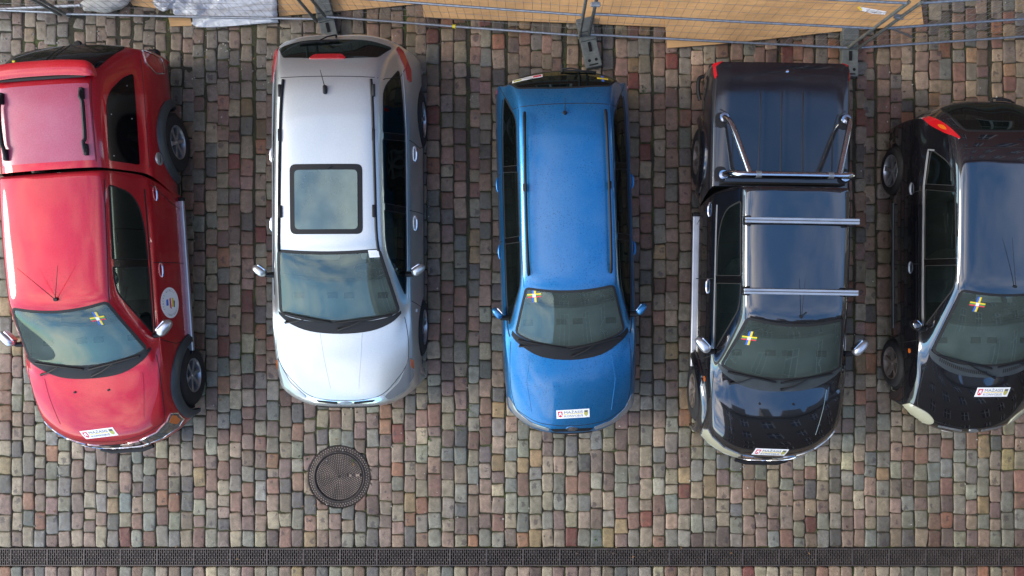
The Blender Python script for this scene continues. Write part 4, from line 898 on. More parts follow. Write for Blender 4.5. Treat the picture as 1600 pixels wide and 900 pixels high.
    B.patch(rounded([(-.355, -.56), (.345, -.56), (.345, .10), (-.355, .10)], .05), 'z', .009, .06, .003).build('sunroof', M['glass_roof'], r, True)
    B.patch(rounded([(-.33, -.52), (.32, -.52), (.32, .06), (-.33, .06)], .05), 'z', -.03, .06, -.03).build('sunblind', P('sunblind_blue_grey', (.13, .20, .21), .8, var=.2), r)
    mb = MB(); l, n = B.hit((.02, -.575), 'z'); mb.tube([l + n * .018, l + n * .02 + Vector((.035, .02, 0))], .007, 6); mb.build('twig', M['plastic'], r)
    rg = rounded([(-.54, -1.87), (0, -1.825), (.54, -1.87), (.66, -2.04), (.42, -2.13), (0, -2.165), (-.42, -2.13), (-.66, -2.04)], [.03, .2, .03, .03, .2, .2, .2, .03])
    cutwin(B, rg, 'z', 'rear_window', 'glass_dark', r, .012)
    B.patch(rounded([(-.23, -1.83), (.20, -1.83), (.14, -1.89), (-.17, -1.89)], .03), 'z', .012, .05, .012).build('brake_light', M['redlamp'], r, True)
    wipers(r, B, [((-.02, -2.20), (-.40, -2.07), (.05, -2.12))])
    B.ribbon(crom([(-.72, -2.13), (-.4, -2.22), (0, -2.25), (.4, -2.22), (.72, -2.13)], 4, False), 'z', .05, .004, False).build('rear_ledge', M['silver'], r, True)
    for d, ax in ((-1, 'l'), (1, 'r')):
        cutwin(B, rounded([(.84, 1.115), (.36, 1.54), (.20, 1.585), (-.12, 1.60), (-.12, 1.12)], [.02, .15, .15, .02, .02]), ax, 'side_window', 'glass_side', r, .02)
        cutwin(B, rounded([(-.19, 1.12), (-.19, 1.60), (-.92, 1.60), (-.98, 1.13)], .03), ax, 'side_window', 'glass_dark', r, .02)
        cutwin(B, rounded([(-1.05, 1.13), (-.99, 1.595), (-1.50, 1.56), (-1.80, 1.20)], [.03, .03, .14, .05]), ax, 'side_window', 'glass_dark', r, .02)
        for q in ([(-.12, 1.12), (-.12, 1.59), (-.19, 1.59), (-.19, 1.12)], [(-.98, 1.13), (-.92, 1.59), (-.99, 1.585), (-1.05, 1.13)]): B.patch(q, ax, .003, .05, .003).build('door_pillar', M['gloss_black'], r, True)
        q = crom([(d * .492, -1.58), (d * .515, -1.2), (d * .535, -.4), (d * .545, .10), (d * .56, .34)], 3, False)
        mb = MB(); mb.tube([B.hit(a, 'z')[0] + Vector((0, 0, .008)) for a in q], .017, 8)
        for s_ in (-1.45, -.95, -.1): l, n = B.hit((d * .52, s_), 'z'); mb.box(l + n * .018, (.035, .14, .03), b=.008)
        mb.build('roof_rail', M['plastic'], r, True)
        mirror(r, d * .815, .60, 1.13, d * 1.01, .50, 1.16, 'silver', d, .17, .12); handle(r, B, -.02, .90, ax, 'chrome', .18); handle(r, B, -.86, .90, ax, 'chrome', .18)
        B.ribbon([(.90, 1.078), (0, 1.085), (-1, 1.09), (-1.8, 1.13)], ax, .02, .004, False).build('waist_trim', M['alu'], r)
        B.patch(rounded([(1.02, .84), (1.06, .84), (1.06, .88), (1.02, .88)], .005), ax, .004, .05, .003).build('repeater_lamp', M['white'], r)
        B.ribbon([(1.75, .30), (.9, .27), (-.9, .27), (-1.9, .32)], ax, .10, .006, False).build('sill_cladding', M['flare'], r)
    l, n = B.hit((-.01, -1.45), 'z'); mb = MB(); mb.box(l + n * .02, (.045, .10, .05), b=.018); mb.tube([l + n * .03 + Vector((0, .03, 0)), l + Vector((-.03, .20, .10))], [.006, .003], 6); mb.build('antenna', M['plastic'], r, True)
    B.finish('body', M['silver'], r)
silver_car()

# ------------------------------------------------------------------ two pickups on one pattern
PK = dict(W=.875, Wb=.815, zb=1.13, zr=1.78, sN=2.42, kN=.42, pN=3.3, lip=.19, hf=.36, zl=1.04, zc=1.165, sc=1.34, dc=.17, sh=.655, dh=.085, th=.535, tb=.70, rr=-.90, dr=.0, thr=.565, zrr=1.755, sg=-.945, zg=1.20, tg=.60, sT=-.955, kT=.03, pT=6, tin=.0, bow=.03, crown=.05)
def pickup(name, px, py, yaw, dt, label, col, steer, wm):
    r = thing_car(name, px, py, 1.0, yaw, dt, label, 'pickup truck'); p = PK; red = col == 'red'
    rows = std_rows(p); SH = (.30, .25, .17, .05)
    for i, k in ((-6, .6), (-5, .9), (-4, 1), (-3, 1), (-2, 1), (-1, 1)): rows[i] = [(q[0] + (SH[j] * k if j < 4 else 0), q[1], q[2]) for j, q in enumerate(rows[i])]
    B = Body(shell(rows, 3, BODYCR + [('row', 11, 0, 8, .95), ('row', 13, 0, 8, .7)]))
    fascia(B, r, .50, .30, .44, (.30, .62, .78))
    for d in (-1, 1): wheel(r, d * .875, 1.56, .375, .375, .245, .215, 6, wm, d); wheel(r, d * .875, -1.42, .375, .375, .245, .215, 6, wm, d)
    chassis(r, 2.4, -2.4, .86, (1.56, -1.42), .43); interior(r, p, steer, 'seat')
    for ax in 'lr': f = B.cut(arch_poly(1.56, .38, .45), ax); bmesh.ops.delete(B.bm, geom=f, context='FACES'); flare(r, B, 1.56, .38, .45, .085, ax, .055, 'flare' if red else 'black')
    base = [(-.73, 1.12), (-.62, 1.20), (-.36, 1.285), (0, 1.31), (.36, 1.285), (.62, 1.20), (.73, 1.12)]
    B.patch([*crom(base, 4, False), *crom([(t, s + .14 - .09 * (abs(t) / .7) ** 3) for t, s in base][::-1], 4, False)], 'z', .004, .06, .004).build('scuttle_panel', M['plastic'] if red else M['flare'], r, True)
    hd = [(-.765, 1.22), (-.77, 1.5), (-.735, 1.9), (-.67, 2.07)]
    seams(B, r, [('hood_gap', [('z', crom([(d * a, b) for a, b in hd], 4, False)) for d in (-1, 1)] + [('z', crom([(-.67, 2.07), (-.4, 2.20), (0, 2.255), (.4, 2.20), (.67, 2.07)], 4, False))]),
                 ('door_gap', [(a, q) for a in 'lr' for q in ([(1.10, .32), (1.12, .8), (1.05, 1.10)], [(.13, .32), (.13, 1.12)], [(-.80, 1.08), (-.72, .9), (-.62, .7), (-.55, .42)])]),
                 ('roof_gap', [('z', crom([(d * .55, .58), (d * .575, .0), (d * .585, -.8)], 4, False)) for d in (-1, 1)])], .012)
    for d in (-1, 1):
        B.ribbon(crom([(d * .58, 1.42), (d * .56, 1.65), (d * .50, 1.98)], 4, False), 'z', .035, .004, False).build('hood_crease', M[col], r, True)
        l, n = B.hit((d * .20 - .02, 1.60), 'z'); mb = MB(); mb.tube([l, l + n * .012], .014, 8); mb.build('washer_nozzle', M['plastic'], r)
        hl = [(d * .34, 2.275), (d * .55, 2.19), (d * .70, 2.06), (d * .765, 1.96), (d * .80, 1.98), (d * .79, 2.08), (d * .70, 2.185), (d * .52, 2.295), (d * .36, 2.345)]
        h_ = B.patch(rounded(hl, .02), 'z', .007, .025, .007).build('headlight', M['lamp_dark' if red else 'lamp_yellowed'], r, True)
        B.ribbon(hl, 'z', .016, .010).build('lamp_surround', M['chrome' if red else 'lamp'], h_)
        if red: B.patch(rounded([(d * .705, 2.075), (d * .765, 1.985), (d * .785, 2.0), (d * .775, 2.075), (d * .73, 2.125)], .01), 'z', .012, .05, .01).build('indicator', M['amber'], r, True)
        B.patch(rounded([(d * .06, 2.325), (d * .32, 2.285), (d * .30, 2.325), (d * .06, 2.37)], .01), 'z', .008, .05, .006).build('grille_slot', M['chrome'], r)
    B.ribbon(crom([(-.36, 2.345), (-.2, 2.395), (0, 2.425), (.2, 2.395), (.36, 2.345)], 4, False), 'z', .02, .01, False).build('grille_edge', M['chrome'], r)
    mb = MB(); c = B.hit((0, 2.38), 'z')[0]
    for a in (90, 210, 330): mb.add([c + Vector((.0, 0, .014)), c + Vector((.018 * math.cos(R(a + 30)), .014 * math.sin(R(a + 30)), .012)), c + Vector((.042 * math.cos(R(a)), .03 * math.sin(R(a)), .010)), c + Vector((.018 * math.cos(R(a - 30)), .014 * math.sin(R(a - 30)), .012))], [(0, 1, 2, 3)])
    mb.build('badge', M['chrome'], r)
    mb = MB()
    mb.tube([(-.33, -2.41, .46), (-.2, -2.45, .46), (.2, -2.45, .46), (.33, -2.41, .46)], .026, 8); mb.build('skid_bar', M['plastic'], r, True)
    
    if red:
        convoy_sticker(r, B, (-.05, 2.125), .41, .11, .06, -.25)
        cross_sticker(r, B, (.375, .745), .15, .1)
        l, n = B.hit((0.0, .50), 'z'); mb = MB(); mb.tube([l, l + n * .025], .022, 8)
        for dx in (-.28, .16): mb.tube([l + n * .02, l + Vector((dx, .36, .20))], [.005, .0025], 5)
        mb.build('antenna', M['plastic'], r)
    else:
        convoy_sticker(r, B, (-.02, 2.215), .40, .10, -.02, .2); cross_sticker(r, B, (-.47, .80), .16, -.08)
        l, n = B.hit((0.05, .54), 'z'); mb = MB(); mb.tube([l, l + n * .02], .018, 8); mb.tube([l + n * .02, l + Vector((0, .42, .12))], [.004, .002], 5); mb.tube([l + n * .02, l + Vector((.06, .05, .02))], .004, 5); mb.build('antenna', M['plastic'], r)
    wipers(r, B, [((-.58, 1.36), (-.62, 1.215), (-.06, 1.325)), ((.02, 1.42), (.0, 1.335), (.60, 1.215))])
    ws = ws_poly(.525, .645, .075, .695, 1.305, .16); cutwin(B, ws, 'z', 'windscreen', 'glass', r, .04)
    cutwin(B, rounded([(-.52, 1.28), (.52, 1.28), (.46, 1.66), (-.46, 1.66)], .04), 'b', 'rear_window', 'glass_dark', r, .02)
    for d, ax in ((-1, 'l'), (1, 'r')):
        cutwin(B, rounded([(.96, 1.175), (.48, 1.62), (.34, 1.655), (.18, 1.665), (.18, 1.185)], [.02, .15, .15, .02, .02]), ax, 'side_window', 'glass_side', r, .022)
        cutwin(B, rounded([(.10, 1.185), (.10, 1.668), (-.74, 1.655), (-.68, 1.38), (-.54, 1.26), (-.28, 1.20)], [.02, .03, .04, .2, .2, .2]), ax, 'side_window', 'glass_dark' if red else 'glass_side', r, .022)
        B.patch([(.18, 1.185), (.18, 1.655), (.10, 1.658), (.10, 1.185)], ax, .003, .05, .003).build('door_pillar', M['gloss_black'], r, True)
        B.ribbon([(1.0, 1.148), (.4, 1.152), (-.74, 1.162)], ax, .02, .004, False).build('waist_trim', M['plastic' if red else 'alu'], r)
        mirror(r, d * .80, .99, 1.19, d * 1.0, .83, 1.23, 'mirror_shell', d, .16, .125)
        handle(r, B, .22, 1.0, ax, 'chrome', .17); handle(r, B, -.70, 1.0, ax, 'chrome', .17)
        # side step
        mb = MB(); mb.box((d * .845, -.29, .43), (.14, 1.92, .06), b=.015); st = mb.build('side_step', M['alu'], r)
        mb = MB()
        for t in (.795, .835): mb.box((d * t, -.29, .462), (.012, 1.86, .006))
        mb.build('tread_strip', M['plastic'], st)
        for y in (-1.265, .685): mb = MB(); mb.box((d * .845, y, .43), (.15, .05, .075), b=.015); mb.build('step_end', M['plastic'], st)
    if not red:
        B.patch([( .98 + .035 * math.cos(a) + .36, .93 + .02 * math.sin(a)) for a in np.linspace(0, 6, 14)], 'l', .008, .05, .006).build('indicator', M['amber'], r, True)
        B.patch([( .98 + .035 * math.cos(a) + .36, .93 + .02 * math.sin(a)) for a in np.linspace(0, 6, 14)], 'r', .008, .05, .006).build('indicator', M['amber'], r, True)
    if red:      # round door sticker
        cs, cz, rr = .62, .86, .188; o = B.patch([(cs + rr * math.cos(a), cz + rr * math.sin(a)) for a in np.linspace(0, 2 * math.pi, 41)[:-1]], 'r', .003, .05, .003).build('round_door_sticker', M['white'], r)
        ch = 'VETERAI UKRAINAI * '
        def put(txt, a0, a1):
            for i, c_ in enumerate(txt):
                a = R(lerp(a0, a1, i / (len(txt) - 1))); x, y = cs + rr * .80 * math.cos(a), cz + rr * .80 * math.sin(a)
                if c_ != ' ': sideletter(B, c_, x, y, .035, a, o)
        put('STASYS', 60, 125); put('BIRZIS', 150, 215); put('UKRAINAI', -60, 25)
        B.patch([(cs - .05, cz - .07), (cs + .055, cz - .06), (cs + .05, cz - .03), (cs - .06, cz - .035)], 'r', .005, .05, .002).build('yellow_flag', M['inkyellow'], o); B.patch([(cs - .02, cz - .10), (cs + .06, cz - .09), (cs + .05, cz - .07), (cs - .03, cz - .07)], 'r', .005, .05, .002).build('dark_flag', M['ink'], o)
        B.patch([(cs - .06, cz - .01), (cs + .075, cz - .02), (cs + .06, cz + .01), (cs - .05, cz + .015)], 'r', .005, .05, .002).build('red_flag', M['inkred'], o)
        B.patch([(cs - .045, cz + .045), (cs + .03, cz + .04), (cs + .035, cz + .085), (cs - .04, cz + .08)], 'r', .005, .05, .002).build('blue_emblem', M['inkblue'], o)
    else:
        for s_, nm in ((-.53, 0), (.25, 1)):      # roof bars across
            mb = MB(); z = 1.865; mb.box((.01, -s_, z), (1.25, .030, .03), b=.006); mb.box((.01, -s_ - .033, z), (1.25, .030, .03), b=.006); mb.box((.01, -s_ - .0165, z - .010), (1.24, .02, .008)); bar = mb.build('roof_bar', M['alu'], r)
            mb = MB(); mb.box((.01, -s_ - .0165, z + .001), (1.24, .006, .013)); mb.build('bar_slot', M['plastic'], bar)
            for d in (-1, 1): mb = MB(); mb.box((d * .575, -s_ - .016, z - .075), (.07, .10, .12), b=.015); mb.build('bar_foot', M['plastic'], bar)
    B.finish('body', M['red' if red else 'black'], r)
    # --- cargo box behind the cab
    p2 = p; Wd = p['W'] - .005; rows = []
    def row(s, w1, tops): return [(s, Wd * .93 * w1, .34), (s, Wd * .985 * w1, .50), (s, Wd * w1, .72), (s, Wd * .97 * w1, 1.03)] + [(s if len(q) < 3 else q[2], q[0], q[1]) for q in tops]
    if red:
        T = lambda k, z: [(.775 * k, 1.13), (.61 * k, z - .14), (.545 * k, z - .03), (.28 * k, z), (0, z + .005)]
        rows = [row(-.935, 1, T(1, 1.76)), row(-.99, 1, T(1, 1.765)), row(-1.10, 1, T(1, 1.77)), row(-1.6, 1, T(.995, 1.79)), row(-1.90, .995, T(.99, 1.775))]
        rows.append(row(-2.08, .99, [(.76, 1.14, -2.08), (.60, 1.60, -2.04), (.53, 1.70, -2.02), (.28, 1.735, -2.03), (0, 1.74, -2.04)]))
        rows.append(row(-2.28, .985, [(.755, 1.13, -2.32), (.66, 1.38, -2.27), (.57, 1.44, -2.27), (.30, 1.46, -2.30), (0, 1.465, -2.31)]))
        rows.append(row(-2.42, .96, [(.74, 1.08, -2.42), (.66, 1.10, -2.45), (.56, 1.11, -2.47), (.30, 1.12, -2.50), (0, 1.12, -2.51)]))
        for z in (.85, .55, .38): rows.append([(-2.45, Wd * .93, .34), (-2.47, Wd * .93, lerp(.36, z, .4)), (-2.48, Wd * .92, lerp(.37, z, .8)), (-2.49, Wd * .88, z), (-2.50, .66, z), (-2.51, .5, z), (-2.52, .34, z), (-2.53, .17, z), (-2.53, 0, z)])
        cr = [('row', 5, 4, 8, .5), ('row', 7, 3, 8, .5), ('col', 4, 0, 7, .3)]
    else:
        T = lambda k: [(.80 * k, 1.075), (.70 * k, 1.085), (.5 * k, 1.09), (.25 * k, 1.095), (0, 1.097)]
        rows = [row(-.975, 1, T(1)), row(-1.05, 1, T(1)), row(-1.6, 1, T(1)), row(-2.2, .985, T(.985)), row(-2.40, .95, T(.96)), row(-2.455, .94, [(a[0], a[1] - .03) for a in T(.95)])]
        for z in (.95, .6, .38): rows.append([(-2.45, Wd * .93, .34), (-2.46, Wd * .93, lerp(.36, z, .4)), (-2.465, Wd * .92, lerp(.37, z, .8)), (-2.47, Wd * .90, z), (-2.475, .74, z), (-2.48, .5, z), (-2.48, .34, z), (-2.48, .17, z), (-2.48, 0, z)])
        cr = [('row', 5, 3, 8, .6), ('col', 4, 0, 6, .8), ('col', 3, 0, 6, .4)]
    for i, k in ((0, 1), (1, .85)): rows[i] = [(q[0] + (SH[j] * k if j < 4 else 0), q[1], q[2]) for j, q in enumerate(rows[i])]
    Q = Body(shell(rows, 3, cr))
    for ax in 'lr': f = Q.cut(arch_poly(-1.42, .38, .45), ax); bmesh.ops.delete(Q.bm, geom=f, context='FACES'); flare(r, Q, -1.42, .38, .45, .085, ax, .055, 'flare' if red else 'black')
    mb = MB(); mb.box((0, 1.0, .8), (1.45, .02, .8)); mb.build('bed_front_wall', M['dark'], r)
    if red:
        can = B2 = None
        Q.patch(rounded([(-.505, -1.87), (.505, -1.87), (.515, -1.015), (-.515, -1.015)], .02), 'z', .0035, .06, .004).build('canopy_roof_panel', M['red_dew'], r, True)
        for d, ax in ((-1, 'l'), (1, 'r')):
            q = crom([(d * .44, -1.10, .03), (d * .44, -1.20, .055), (d * .458, -1.25, .05), (d * .465, -1.45, .055), (d * .462, -1.65, .05), (d * .445, -1.70, .055), (d * .44, -1.78, .03)], 3, False)
            mb = MB(); mb.tube([Vector((a.x, -a.y, Q.hit((a.x, a.y), 'z')[0].z + a.z)) for a in q], .022, 8); mb.build('roof_rail', M['plastic'], r, True)
            for s_ in (-1.13, -1.75): l, n = Q.hit((d * .44, s_), 'z'); mb = MB(); mb.box(l + n * .02, (.05, .13, .05), b=.015); mb.build('rail_foot', M['plastic'], r)
            Q.patch(rounded([(-1.02, 1.20), (-1.02, 1.61), (-1.66, 1.60), (-1.82, 1.54), (-2.02, 1.34), (-2.10, 1.19)], [.03, .04, .1, .15, .15, .04]), ax, .004, .05, .004).build('canopy_window', M['glass_black'], r, True)
            for pt in ((-1.08, 1.55), (-1.55, 1.27), (-1.55, 1.55), (-1.93, 1.30)): 
                l, n = Q.hit(pt, ax); mb = MB(); mb.tube([l, l + n * .012], .007, 6); mb.build('window_screw', M['alu'], r)
            tl = [(-2.42, 1.03), (-2.30, 1.03), (-2.24, .80), (-2.24, .62), (-2.44, .62)]
            o = Q.patch(rounded([(-2.40, 1.02), (-2.27, 1.0), (-2.20, .84), (-2.25, .62), (-2.42, .62)], .03), ax, .010, .05, .01).build('tail_light', M['redlamp'], r, True)
            Q.ribbon(rounded([(-2.42, 1.03), (-2.26, 1.01), (-2.18, .84), (-2.24, .60), (-2.43, .60)], .04), ax, .016, .014).build('lamp_surround', M['chrome'], o)
        l, n = Q.hit((-1.13, .90), 'r'); Mx = Matrix.Translation(l) @ n.to_track_quat('Z', 'Y').to_matrix().to_4x4(); mb = MB(); mb.lathe([(0, .010), (.055, .012), (.075, .006), (.08, .0), (.08, -.01)], 28, Mx); fc = mb.build('fuel_cap', M['alu'], r, True)
        mb = MB(); mb.box((0, 0, .012), (.10, .006, .006)); 
        for v in range(len(mb.v)): mb.v[v] = tuple(Mx @ Vector(mb.v[v]))
        mb.build('cap_grip', M['plastic'], fc)
        # rear glass and spoiler
        Q.patch(rounded([(-.56, -2.06), (.56, -2.06), (.655, -2.42), (.60, -2.46), (.3, -2.485), (-.3, -2.485), (-.60, -2.46), (-.655, -2.42)], .03), 'z', .005, .05, .005).build('rear_window', M['glass_black'], r, True)
        mb = MB(); q = crom([(-.60, -1.97, 1.74), (-.56, -2.02, 1.80), (-.30, -2.045, 1.825), (0, -2.05, 1.83), (.30, -2.045, 1.825), (.56, -2.02, 1.80), (.60, -1.97, 1.74)], 5, False); v = []; m_ = len(q)
        for i, c in enumerate(q):
            e = min(i, m_ - 1 - i) / 6; e = min(1, .35 + e * .65)
            for k in range(12): a = 2 * math.pi * k / 12; v.append((c.x, -c.y - .01 + .085 * e * math.cos(a), c.z + .030 * e * math.sin(a)))
        mb.add(v, [(i * 12 + k, i * 12 + (k + 1) % 12, (i + 1) * 12 + (k + 1) % 12, (i + 1) * 12 + k) for i in range(m_ - 1) for k in range(12)] + [tuple(range(12))[::-1], tuple((m_ - 1) * 12 + k for k in range(12))]); sp = mb.build('spoiler', M['red_spoiler'], r, True)
        mb = MB(); mb.box((0, 1.945, 1.785), (1.02, .04, .03), b=.008); mb.build('spoiler_seal', M['plastic'], sp)
        mb = MB(); mb.box((-.32, 2.17, 1.71), (.03, .02, .02)); mb.build('yellow_tag', M['yellow'], r)
        mb = MB(); mb.lathe([(0, .03), (.04, .028), (.055, .0)], 16, Matrix.Translation((.05, 2.52, 1.06))); mb.tube([(-.05, 2.52, 1.07), (.15, 2.52, 1.07)], .012, 6); mb.build('rear_latch', M['plastic'], r, True)
        seams(Q, r, [('canopy_gap', [(ax, [(-1.0, 1.075), (-1.6, 1.075), (-2.3, 1.075)]) for ax in 'lr'] + [('z', [(d * .525, -1.0), (d * .525, -1.92)]) for d in (-1, 1)])], .010)
    else:
        lid = rounded([(-.775, -1.02), (-.775, -2.40), (-.72, -2.44), (.72, -2.44), (.775, -2.40), (.775, -1.02)], .03)
        o = Q.patch(lid, 'z', .028, .08, .0, dome=.012).build('tonneau_lid', M['black_soft'], r, True)
        for x in (-.25, 0, .25):
            Q.ribbon([(x * 1.05, -1.12), (x, -1.6), (x, -2.10)], 'z', .05, .072, False, thick=.0).build('lid_rib', M['black_soft'], o, True)
        for d in (-1, 1):
            for s_ in (-1.11, -1.75): B_ = Q.patch(rounded([(d * .66, s_ - .09), (d * .79, s_ - .09), (d * .79, s_ + .09), (d * .66, s_ + .09)], .06), 'z', .045, .08, .0).build('lid_corner', M['plastic'], o, True)
            Q.ribbon([(d * .59, -1.10), (d * .59, -1.62), (d * .64, -1.82), (d * .74, -1.88)], 'z', .014, .0445, False, thick=0).build('lid_gap', M['rubber'], o)
        mb = MB(); mb.lathe([(0, .012), (.018, .01), (.02, 0)], 14, Matrix.Translation((.04, 2.34, 1.135))); mb.build('lid_lock', M['chrome'], o, True)
        # roll bar
        z0 = 1.12; xo = .025; mb = MB(); hoop = crom([(-.72, -1.10, z0), (-.715, -1.09, z0 + .20), (-.66, -1.07, z0 + .36), (-.50, -1.06, z0 + .40), (0, -1.06, z0 + .405), (.50, -1.06, z0 + .40), (.66, -1.07, z0 + .36), (.715, -1.09, z0 + .20), (.72, -1.10, z0)], 5, False)
        mb.tube([(a.x + xo, -a.y, a.z) for a in hoop], .036, 14); rb = mb.build('roll_bar', M['steel'], r, True)
        for d in (-1, 1):
            mb = MB(); q = crom([(d * .72, -1.78, z0), (d * .72, -1.75, z0 + .10), (d * .67, -1.62, z0 + .24), (d * .51, -1.07, z0 + .40)], 5, False); mb.tube([(a.x + xo, -a.y, a.z) for a in q], .033, 12); mb.build('brace', M['steel'], rb, True)
            for s_ in (-1.10, -1.78): mb = MB(); mb.lathe([(0, .016), (.055, .014), (.062, .0)], 20, Matrix.Translation((d * .72 + xo, -s_, z0 + .02))); mb.build('foot_flange', M['steel'], rb, True)
            mb = MB(); mb.tube([(d * .38 + xo, 1.06, z0 + .40), (d * .44 + xo, 1.06, z0 + .40)], .041, 14); mb.build('clamp', M['galv'], rb, True)
            Q.patch(rounded([(d * .70, -2.452), (d * .80, -2.44), (d * .80, -2.30), (d * .785, -2.24), (d * .755, -2.40)], .015), 'z', .02, .05, .012).build('tail_light', M['redlamp'], r, True)
            mb = MB(); mb.tube(crom([(d * .84, 2.40, .60), (d * .90, 2.36, .60), (d * .905, 2.20, .60), (d * .88, 2.10, .60)], 4, False), .025, 8); mb.build('corner_bumper', M['plastic'], r, True)
    mb = MB(); mb.box((0, 2.54, .47), (1.5, .10, .12), b=.03); mb.build('rear_bumper', M['plastic'], r)
    Q.finish('cargo_box', M['red' if red else 'black_soft'], r)
def sideletter(B, c_, x, y, size, a, parent):
    cu = bpy.data.curves.new('t', 'FONT'); cu.body = c_; cu.align_x = 'CENTER'; cu.align_y = 'CENTER'; cu.size = size; cu.resolution_u = 1
    o = bpy.data.objects.new('t', cu); C.objects.link(o); bpy.context.view_layer.update(); me = bpy.data.meshes.new_from_object(o.evaluated_get(bpy.context.evaluated_depsgraph_get())); bpy.data.objects.remove(o)
    th = a - math.pi / 2
    for v in me.vertices:
        u, w_ = v.co.x, v.co.y; u2, w2 = u * math.cos(th) - w_ * math.sin(th), u * math.sin(th) + w_ * math.cos(th); l, n = B.hit((x + u2, y + w2), 'r'); v.co = l + n * .006
    link('letter', me, M['ink'], parent)
M['red_spoiler'] = paint('red_paint_spoiler', (.60, .012, .02), metal=.05, drops=.1, dust=.1, dustcol=(.6, .2, .2))
pickup('pickup_truck', 150, 400, 3.9, -.06, 'red pickup truck with a canopy over its bed, at the left edge', 'red', 1, 'alloy')
pickup('pickup_truck', 1205, 420, -1.0, .07, 'black pickup truck with roof bars and a polished roll bar over its closed bed', 'black', -1, 'alloy_dirty')

# ------------------------------------------------------------------ black hatchback at the right edge
def black_car():
    r = thing_car('hatchback', 1510, 420, 1.0, 0, .22, 'black hatchback with high tail lights, cut off by the right edge')
    p = dict(W=.84, Wb=.785, zb=.97, zr=1.52, sN=2.05, kN=.42, pN=2.5, zl=.78, zc=1.01, sc=1.20, dc=.22, sh=.32, dh=.07, th=.52, tb=.66, rr=-1.55, dr=.03, thr=.50, zrr=1.46, sg=-1.98, zg=1.02, tg=.62, sT=-2.08, kT=.42, crown=.08)
    B = Body(shell(std_rows(p), 3, BODYCR))
    for d in (-1, 1): wheel(r, d * .835, 1.20, .305, .305, .19, .205, 5, 'alloy_dirty', d); wheel(r, d * .835, -1.27, .305, .305, .19, .205, 5, 'alloy', d)
    chassis(r, 2.0, -2.0, .84, (1.20, -1.27), .355); interior(r, p, 1, 'seat')
    for ax in 'lr':
        for s_ in (1.20, -1.27): f = B.cut(arch_poly(s_, .31, .36), ax); bmesh.ops.delete(B.bm, geom=f, context='FACES')
    base = [(-.68, .95), (-.60, 1.03), (-.36, 1.13), (0, 1.165), (.36, 1.13), (.60, 1.03), (.68, .95)]
    sp = B.patch([*crom(base, 4, False), *crom([(t, s + .14 - .08 * (abs(t) / .7) ** 3) for t, s in base][::-1], 4, False)], 'z', .004, .06, .004)
    mb = sp
    for k in range(-24, 25):
        x = k * .023
        if abs(x) < .56 and not (.0 < x < .2): y = 1.245 - .19 * (abs(x) / .6) ** 2; B.patch([(x - .006, y - .022), (x + .006, y - .022), (x + .006, y + .022), (x - .006, y + .022)], 'z', .006, .1, .001, mb, 1)
    sp.build('scuttle_panel', [M['flare'], M['dark']], r, True)
    hd = [(-.69, 1.12), (-.705, 1.35), (-.695, 1.60), (-.665, 1.70)]
    seams(B, r, [('hood_gap', [('z', crom([(d * a, b) for a, b in hd], 4, False)) for d in (-1, 1)] + [('z', crom([(-.665, 1.70), (-.45, 1.88), (0, 1.965), (.45, 1.88), (.665, 1.70)], 4, False))]),
                 ('tailgate_gap', [('z', crom([(-.545, -1.37), (0, -1.375), (.545, -1.37)], 4, False)), ('z', [(-.545, -1.37), (-.545, -1.53), (-.58, -1.7)]), ('z', [(.545, -1.37), (.545, -1.53), (.58, -1.7)])]),
                 ('door_gap', [(a, q) for a in 'lr' for q in ([(.86, .30), (.92, .6), (.86, .95)], [(-.06, .28), (-.06, .96)], [(-.95, 1.0), (-.90, .7), (-.95, .48)])]),
                 ('roof_gap', [('z', crom([(d * .54, .25), (d * .55, -.4), (d * .54, -1.35)], 4, False)) for d in (-1, 1)])])
    for d, ax in ((-1, 'l'), (1, 'r')):
        hl = crom([(d * .70, 1.69), (d * .755, 1.66), (d * .785, 1.73), (d * .74, 1.83), (d * .60, 1.915), (d * .49, 1.93), (d * .47, 1.87), (d * .56, 1.77)], 4)
        B.patch(hl, 'z', .010, .025, .008, dome=.008).build('headlight', M['lamp_yellowed'], r, True)
        B.patch(rounded([(d * .12, 1.985), (d * .40, 1.935), (d * .40, 1.955), (d * .12, 2.01)], .01), 'z', .005, .05, .005).build('grille_slot', M['galv'], r)
        tl = [(d * .765, -1.89), (d * .71, -1.93), (d * .60, -1.72), (d * .50, -1.50), (d * .515, -1.49), (d * .60, -1.58), (d * .69, -1.74)]
        o = B.patch(rounded(tl, .02), 'z', .010, .05, .01).build('tail_light', M['redlamp'], r, True)
        B.patch(crom([(d * .585, -1.62), (d * .615, -1.645), (d * .630, -1.70), (d * .600, -1.68)], 4), 'z', .013, .05, .004).build('indicator', M['amber'], o)
        B.patch(crom([(d * .735, -1.905), (d * .77, -1.885), (d * .74, -1.83), (d * .70, -1.87)], 4), 'z', .013, .05, .004).build('reversing_lamp', M['lamp'], o)
    B.patch([(.02 + .06 * math.cos(a), 1.995 + .022 * math.sin(a)) for a in np.linspace(0, 6.1, 20)], 'z', .010, .05, .01).build('oval_badge', M['lamp'], r, True)
    fascia(B, r, .40, .27, .38)
    convoy_sticker(r, B, (.115, 1.485), .405, .115, 0, .22); cross_sticker(r, B, (-.315, .415), .17, -.15)
    wipers(r, B, [((.10, 1.30), (.05, 1.185), (-.58, 1.03)), ((.60, 1.16), (.62, 1.06), (.12, 1.17))])
    wipers(r, B, [((.12, -2.03), (.15, -2.02), (.50, -1.98))]); 
    cutwin(B, ws_poly(.505, .315, .06, .645, 1.165, .19), 'z', 'windscreen', 'glass', r, .035)
